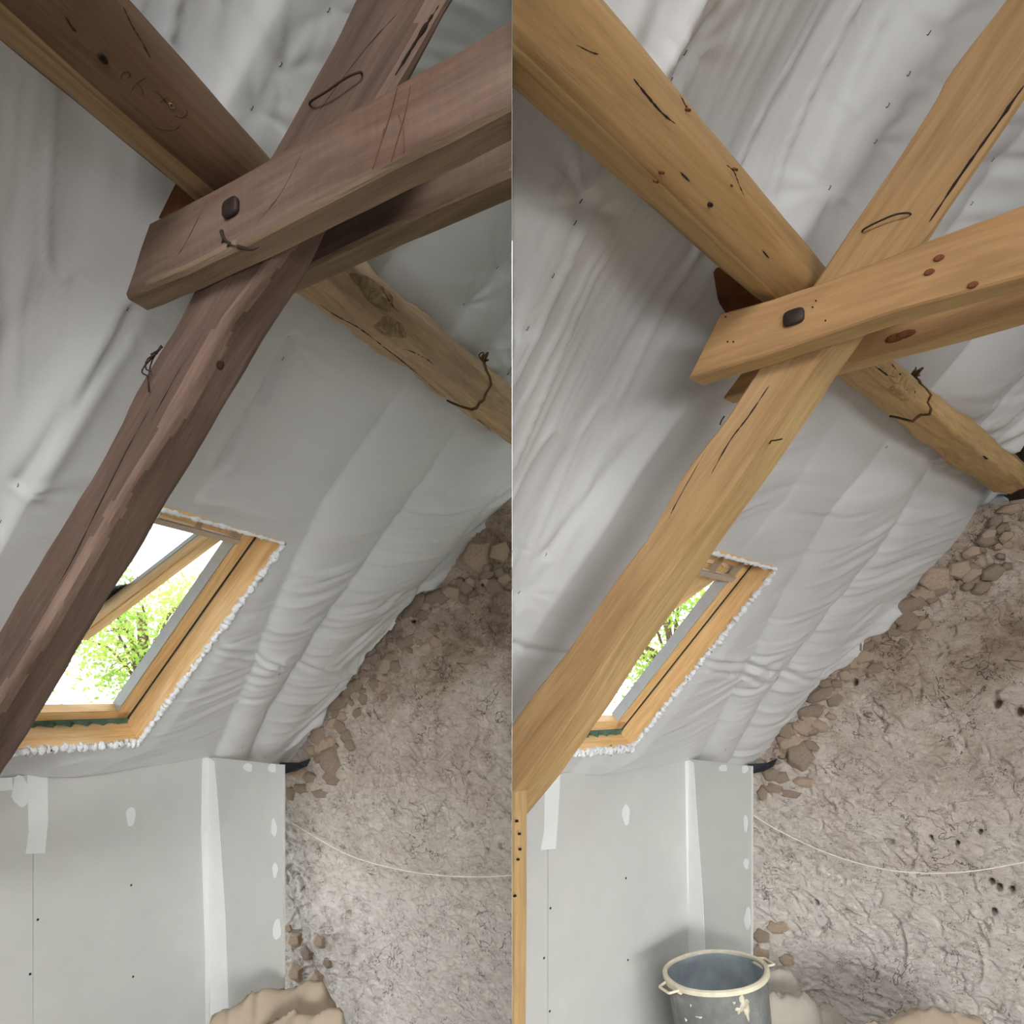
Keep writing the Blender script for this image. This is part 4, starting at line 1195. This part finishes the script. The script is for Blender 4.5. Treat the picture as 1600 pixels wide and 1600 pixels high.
# ragged splits on the logs and purlins
from mathutils.bvhtree import BVHTree
BV = {}
def hit(o, x, y, off=0.0):
    if o.name not in BV:
        mw = o.matrix_basis
        BV[o.name] = BVHTree.FromPolygons([mw @ v.co for v in o.data.vertices], [list(p.vertices) for p in o.data.polygons])
    d = Vector(((x - 800) / F, 1.0, (YH - y) / F)).normalized()
    h = BV[o.name].ray_cast(Vector(EYEV), d)
    if h[0] is None: return None
    n = h[1] if h[1].dot(d) < 0 else -h[1]
    return np.array(h[0] + n * off) - EYEV
def log_crack(R, o, rings, pts, r=.003, mat=None, name='crack'):
    out = [hit(o, x, y, -r * .35) for x, y in smooth_path(np.array(pts, float), 9 * len(pts))]
    out = [p for p in out if p is not None]
    if len(out) < 3: return
    p = np.array(out); rr = r * np.sin(np.linspace(.15, math.pi - .15, len(p))) ** .6
    rr = rr * (1 + .35 * noise(np.arange(len(p)) * .6, np.zeros(len(p)), seed=len(p)))
    v_, f_ = tube_geo(p, rr, 5); mk(name, v_, f_, mat or M['crack'], parent=o)
def scar(o, cx, cy, a, b_, ang, mat, name='scar', lift=.003):
    ca, sa = math.cos(ang), math.sin(ang); rings = []
    for k, (s_, l_) in enumerate(((1.0, -.002), (.9, lift), (.74, .0015), (.4, .0012), (.05, .0015))):
        ring = []
        for t in np.linspace(0, 2 * math.pi, 22, endpoint=False):
            w = 1 + .12 * math.sin(3 * t + cx) + .08 * math.sin(5 * t)
            x, y = a * s_ * w * math.cos(t), b_ * s_ * w * math.sin(t)
            p = hit(o, cx + x * ca - y * sa, cy + x * sa + y * ca, l_)
            ring.append(p if p is not None else ring[-1])
        rings.append(ring)
    v_, f_ = loft(rings); mk(name, v_, f_, mat, parent=o)
# drying cracks along the timbers: thin dark splits let into the faces
for path, r in (([(245, 620), (200, 700), (150, 800), (105, 890), (60, 960)], .0020), ([(100, 800), (150, 730), (170, 690)], .0016), ([(290, 560), (265, 605), (235, 660)], .0016), ([(480, 200), (560, 90), (640, 0)], .001)):
    log_crack(A, rafA, None, path, r)
for path, r in (([(1210, 590), (1170, 650), (1140, 690), (1105, 752)], .0022), ([(1105, 700), (1060, 780), (1045, 810)], .0016), ([(1440, 365), (1500, 275), (1560, 190), (1610, 120)], .0035)):
    log_crack(B, rafB, None, path, r)
log_crack(A, rafA, None, [(618, 118), (650, 65), (686, 8)], .0035)
for path in ([(330, 300), (290, 380), (272, 405)], [(480, 222), (440, 300), (400, 350)]):
    log_crack(A, colA, None, path, .0009)
M['scar'] = plain('weathered_branch_scar', (138, 116, 88), 0.95, var=0.4, scale=60, bs=0.8)
M['scarR'] = plain('yellow_branch_scar', (168, 138, 96), 0.9, var=0.3, scale=50, bs=0.6)
scar(logA, 583, 456, 42, 15, .72, M['scar'], lift=.005)
scar(logA, 610, 512, 26, 15, .35, M['scar'])
log_crack(A, logA, ringsA, [(548, 428), (572, 434), (596, 452), (612, 476), (624, 488)], .0035, M['rope'], 'bark_lip')
scar(logB, 1400, 588, 24, 10, .6, M['scarR'])
scar(logB, 1412, 612, 22, 12, .3, M['scarR'])
log_crack(A, logA, ringsA, [(470, 455), (520, 490), (560, 512), (600, 542), (650, 582), (690, 618)], .002)
log_crack(A, logA, ringsA, [(625, 545), (640, 548), (665, 560), (680, 572)], .0016)
log_crack(A, logA, ringsA, [(690, 640), (715, 646), (745, 655), (775, 680)], .0016)
log_crack(B, logB, ringsB, [(1368, 572), (1385, 585), (1412, 596)], .003)
log_crack(B, logB, ringsB, [(1392, 566), (1402, 580), (1413, 592)], .003)
log_crack(B, logB, ringsB, [(1393, 614), (1398, 606), (1412, 598)], .002)
log_crack(B, logB, ringsB, [(1536, 712), (1540, 716), (1543, 718)], .004)

for pth in ([(188, 128), (192, 115), (200, 112), (203, 119), (194, 126)], [(203, 146), (214, 130), (228, 121)], [(212, 128), (222, 140), (224, 152)], [(240, 142), (252, 150), (268, 172)], [(262, 152), (250, 160)], [(270, 180), (284, 184), (293, 177), (288, 168)], [(232, 192), (250, 202), (272, 203), (288, 190)]):
    log_crack(A, PA[0], RINGS[PA[0].name], pth, .0011, M['pencil'], 'scrawl')
for pth, r in (([(190, 4), (204, 36), (222, 66), (238, 96)], .003), ([(100, 22), (112, 42), (120, 50)], .0025)):
    log_crack(A, PA[0], RINGS[PA[0].name], pth, r)
for pth, r in (([(985, 117), (1010, 148), (1034, 176), (1060, 197)], .0022), ([(1132, 255), (1146, 268), (1155, 290), (1164, 309)], .0024), ([(1062, 148), (1070, 164), (1076, 176)], .004), ([(1062, 268), (1078, 284)], .0018), ([(1190, 390), (1202, 404)], .0018), ([(900, 70), (925, 82), (938, 85)], .0012)):
    log_crack(B, PA[1], RINGS[PA[1].name], pth, r)

# ------------------------------------------------------------------ cords on the gable walls
def cord(R, px, label):
    pts = smooth_path([R.gable(x, y, -.085) for x, y in px], 60)
    v_, f_ = tube_geo(pts, .0032, 6)
    return tag(mk('cord', v_, f_, M['cord'], clip=clip_of(R)), label, 'cord')
cord(A, [(436, 1272), (480, 1300), (545, 1336), (620, 1358), (690, 1368), (760, 1370), (820, 1366)], 'cream cord sagging across the gable wall beside the dark beams')
cord(B, [(1168, 1268), (1215, 1297), (1290, 1332), (1370, 1356), (1440, 1364), (1510, 1362), (1570, 1353), (1660, 1335)], 'cream cord sagging across the gable wall behind the tub')

# ------------------------------------------------------------------ builder's tub
def tub():
    Y0, x0 = 3.0, (1117 - 800) / F * 3.0
    rt, hgt = 0.2145, EYE - 0.4065 * 3.0
    rb = rt * 0.86
    c = np.array([x0, Y0, -EYE])
    root = empty('builders_tub', c)
    tag(root, 'round grey plaster splashed tub with cream rim, standing before the knee wall', 'tub')
    k = 64
    prof = [(0, .0), (rb * .97, .0), (rb, .012), (rt * .985, hgt - .03), (rt * .985, hgt)]
    ring = lambda r, z: [c + np.array([r * math.cos(t), r * math.sin(t), z]) for t in np.linspace(0, 2 * math.pi, k, endpoint=False)]
    v_, f_ = loft([ring(rb * .97, .0), ring(rb, .012), ring(rb + (rt - rb) * .5, hgt * .5), ring(rt * .985, hgt - .012)])
    f_ = f_[:-1]
    mk('tub_wall', v_, f_, M['bucket'], parent=root, sharp=1.0)
    v_, f_ = loft([ring(rt * .965, hgt - .008), ring(rb * .97, .02), ring(.01, .018)])
    mk('tub_inside', v_, f_[:-2] + [f_[-1]], M['bucket_in'], parent=root)
    a = np.linspace(0, 2 * math.pi, k, endpoint=False)
    rp = []
    for t in a:
        rr_ = 1 + .008 * math.sin(5 * t + 1)
        rp.append([c + np.array([math.cos(t) * r_ * rr_, math.sin(t) * r_ * rr_, z_]) for r_, z_ in ((rt * .955, hgt - .006), (rt * .955, hgt + .004), (rt * 1.0, hgt + .007), (rt * 1.045, hgt + .002), (rt * 1.045, hgt - .016), (rt * .99, hgt - .018))])
    n = len(rp); V = np.array(rp).reshape(-1, 3); Fa = []
    for i in range(n):
        for j in range(6):
            Fa.append((i * 6 + j, ((i + 1) % n) * 6 + j, ((i + 1) % n) * 6 + (j + 1) % 6, i * 6 + (j + 1) % 6))
    mk('rim', V, Fa, M['rim'], parent=root, sharp=.7)
    for t0, col in ((math.radians(200), 'rim'), (math.radians(12), 'rim')):
        er = np.array([math.cos(t0), math.sin(t0), 0]); et = np.array([-math.sin(t0), math.cos(t0), 0])
        base = c + er * rt * 1.03 + np.array([0, 0, hgt - .01])
        pts = [base - et * .05, base - et * .038 + er * .04 + np.array([0, 0, -.006]), base + et * .038 + er * .04 + np.array([0, 0, -.006]), base + et * .05]
        v_, f_ = tube_geo(resample(np.array(pts), n=22), .006, 8)
        mk('handle', v_, f_, M['rim'], parent=root)
        v_, f_ = tube_geo(resample(np.array([pts[0] - er * .01 - np.array([0, 0, .012]), pts[3] - er * .01 - np.array([0, 0, .012])]), n=6), .01, 8)
        mk('handle_lug', v_, f_, M['rim'], parent=root)
    # dried plaster splashes on the outside
    for (px, py, w, hh_) in ((1158, 1578, .018, .03), (1150, 1588, .014, .012), (1144, 1576, .005, .005), (1063, 1594, .006, .007), (1086, 1592, .014, .003), (1162, 1592, .012, .03), (1075, 1572, .003, .006)):
        ra = np.array([(px - 800) / F, 1, (YH - py) / F])
        # hit the tub's cone roughly at its mid radius
        r_ = rt * .975; dx = ra[:2] @ c[:2]; aa = ra[:2] @ ra[:2]
        disc = dx * dx - aa * (c[:2] @ c[:2] - r_ * r_)
        if disc < 0: continue
        p = ra * ((dx - math.sqrt(disc)) / aa)
        rad = rb + (rt * .985 - rb) * ((p[2] + EYE) / hgt)
        q = p[:2] - c[:2]; n_ = np.array([*(q / np.linalg.norm(q)), 0])
        p[:2] = c[:2] + n_[:2] * (rad + .0005)
        e1 = np.array([-n_[1], n_[0], 0]); pts = []
        for i, t in enumerate(np.linspace(0, 2 * math.pi, 16, endpoint=False)):
            k2 = 1 + .35 * math.sin(3 * t + px) + .2 * math.sin(5 * t + py)
            pts.append(p + e1 * w * k2 * math.cos(t) + np.array([0, 0, hh_ * k2 * math.sin(t)]))
        v_, f_ = prism([q_ - n_ * .004 for q_ in pts], n_ * .007)
        mk('plaster_splash', v_, f_, M['rim'], parent=root)
    return root
tub_ = tub()
tub_.rotation_euler = (0, math.radians(-7.5), 0)
tub_.location.x += .090; tub_.location.z += .028

# ------------------------------------------------------------------ dust sheets heaped along the gable wall
def heap(R, crest, Y0, front, back, mat, label, seed=0, side=None):
    """crest: outline of the top in the picture at distance Y0; the sheet falls to the floor in front and slopes away behind"""
    cr = resample(np.array([A.ray(x, y) * Y0 for x, y in crest]), .012)
    n = len(cr); m = 34
    V = np.zeros((n, m, 3))
    for j in range(m):
        t = j / (m - 1.0)
        if t < .45:
            q = t / .45; yy = -front * (1 - q ** 1.6); zz = sstep(0, 1, q ** .7)
        else:
            q = (t - .45) / .55; yy = back * q; zz = 1 - .9 * q ** 2.2
        V[:, j, 0] = cr[:, 0] * (1 + yy / Y0 * 0); V[:, j, 1] = Y0 + yy
        V[:, j, 2] = -EYE + (cr[:, 2] + EYE) * zz
    i = np.arange(n)[:, None]; s = cr[:, 0][:, None]
    tt = np.linspace(0, 1, m)[None]
    fold = 0.028 * noise(s * 9 + tt * 2, tt * 2.5 + seed + s * 0, seed=seed) + 0.010 * noise(s * 24, tt * 5 + 0 * s, seed=seed + 1)
    crease = 0.026 * (1 - np.abs(noise(s * 7 + 3 * tt, tt * 4 - s * 5, seed=seed + 2))) ** 5 + 0.014 * (1 - np.abs(noise(s * 13 - 4 * tt, tt * 6 + s * 8, seed=seed + 3))) ** 6
    w = np.sin(np.clip(tt, 0.02, .98) * math.pi) ** .5
    V[..., 2] += (fold + crease) * w
    V[..., 1] -= (fold * .8) * w
    V[..., 2] = np.maximum(V[..., 2], -EYE + .002)
    f = [(a * m + b_, (a + 1) * m + b_, (a + 1) * m + b_ + 1, a * m + b_ + 1) for a in range(n - 1) for b_ in range(m - 1)]
    o = mk('dust_sheet', V.reshape(-1, 3), f, mat, clip=clip_of(R))
    return tag(o, label, 'sheet')
heap(A, [(318, 1650), (330, 1602), (352, 1588), (395, 1562), (425, 1545), (470, 1543), (505, 1545), (520, 1570), (540, 1640)], 3.02, .10, .14, M['cloth'], 'beige dust sheet heaped in the corner below the gable wall, upper of the left two', 5)
heap(A, [(395, 1640), (402, 1612), (430, 1598), (470, 1590), (520, 1586), (536, 1590), (545, 1640)], 2.84, .10, .10, M['cloth'], 'beige dust sheet fold at the bottom edge, in front of the left heap', 9)
heap(B, [(1165, 1640), (1180, 1535), (1196, 1520), (1215, 1514), (1235, 1518), (1252, 1540), (1262, 1600)], 3.58, .08, .22, M['cloth2'], 'grey dust sheet heaped behind the tub, upper of the right heaps', 15)
heap(B, [(1165, 1660), (1180, 1580), (1200, 1562), (1240, 1556), (1262, 1560), (1282, 1580), (1302, 1575), (1318, 1590), (1335, 1660)], 3.34, .10, .2, M['cloth2'], 'grey beige dust sheet crumpled right of the tub', 19)
heap(B, [(1330, 1660), (1350, 1612), (1395, 1596), (1415, 1588), (1435, 1581), (1462, 1581), (1480, 1590), (1500, 1592), (1530, 1600), (1580, 1660)], 2.98, .10, .12, M['cloth'], 'beige dust sheet mound at the bottom edge under the right gable wall', 23)

# rubble fallen at the foot of the right wall
rr = random.Random(31)
bm = bmesh.new(); bmesh.ops.create_icosphere(bm, subdivisions=2, radius=1)
vv = np.array([x.co[:] for x in bm.verts]); vv = np.clip(vv * (1 + .3 * noise(vv[:, 0] * 1.5, vv[:, 1] * 1.5, vv[:, 2] * 1.5, seed=3))[:, None], -.75, .75)
rub = [x[:] for x in [list(f.verts) for f in bm.faces]]; rubf = [[v.index for v in f] for f in rub]; bm.free()

# ------------------------------------------------------------------ outside: trees and ground
def tree(c, rad, n, label, seed):
    c = np.array(c, float)
    root = empty('garden_tree', np.array([c[0], c[1], -4.2]))
    tag(root, label, 'tree')
    rr = np.random.RandomState(seed)
    tr = smooth_path([np.array([c[0] + .2, c[1], -4.2]), c + np.array([.05, 0, -1.2]), c + np.array([-.05, 0, .3])], 14)
    v_, f_ = tube_geo(tr, np.linspace(.12, .03, 14), 8); mk('trunk', v_, f_, M['bark'], parent=root)
    cl = []
    for k in range(26):
        d = unit(rr.normal(size=3)) * rad * rr.uniform(.35, 1) ** .6; d[2] *= .8
        e = c + d; cl.append(e)
        v_, f_ = tube_geo(smooth_path([c + np.array([0, 0, -rad * .5]), c + d * .5 + rr.normal(size=3) * .06, e], 8), np.linspace(.022, .005, 8), 5)
        mk('branch', v_, f_, M['bark'], parent=root)
    cl = np.array(cl)
    ctr = cl[rr.randint(0, len(cl), n)] + rr.normal(size=(n, 3)) * rad * .17
    a = rr.normal(size=(n, 3)); a /= np.linalg.norm(a, axis=1, keepdims=True)
    b_ = np.cross(a, rr.normal(size=(n, 3))); b_ /= np.linalg.norm(b_, axis=1, keepdims=True)
    s = rr.uniform(.022, .042, size=(n, 1))
    V = np.stack([ctr - a * s, ctr + b_ * s * .5, ctr + a * s, ctr - b_ * s * .5], 1).reshape(-1, 3)
    Fq = np.arange(n * 4).reshape(n, 4)
    o = mk('foliage', V, Fq, M['leaf'], parent=root, smooth=False); o['kind'] = 'stuff'
    return root
def at(x, y, Y): return np.array([(x - 800) / F * Y, Y, (YH - y) / F * Y])
tree(at(225, 1000, 7.5), 1.05, 5200, 'leafy bright green tree outside the roof window behind the dark rafter', 1)
tree(at(1050, 1000, 8.0), .95, 6500, 'leafy bright green tree outside the roof window behind the honey rafter', 2)
flat('ground', [(-60, -60, -4.3), (60, -60, -4.3), (60, 60, -4.3), (-60, 60, -4.3)], (0, 0, -.1), M['ground'], 'grassy ground outside below the attic', 'ground')

# repeats share a group
for base, g in (('collar_tie', 'collar ties clasping the rafters'), ('dust_sheet', 'dust sheets heaped along the gable walls'), ('garden_tree', 'trees outside the roof windows'), ('bolt_head', 'bolt heads on the collar ties'), ('iron_staple', 'bent staples in the rafters'), ('bent_nail', 'nails in the honey rafter'), ('wire_tie', 'wire ties round the log purlins'), ('cord', 'cords on the gable walls')):
    for o in COL.objects:
        if o.parent is None and o.name.split('.')[0] == base: o['group'] = g
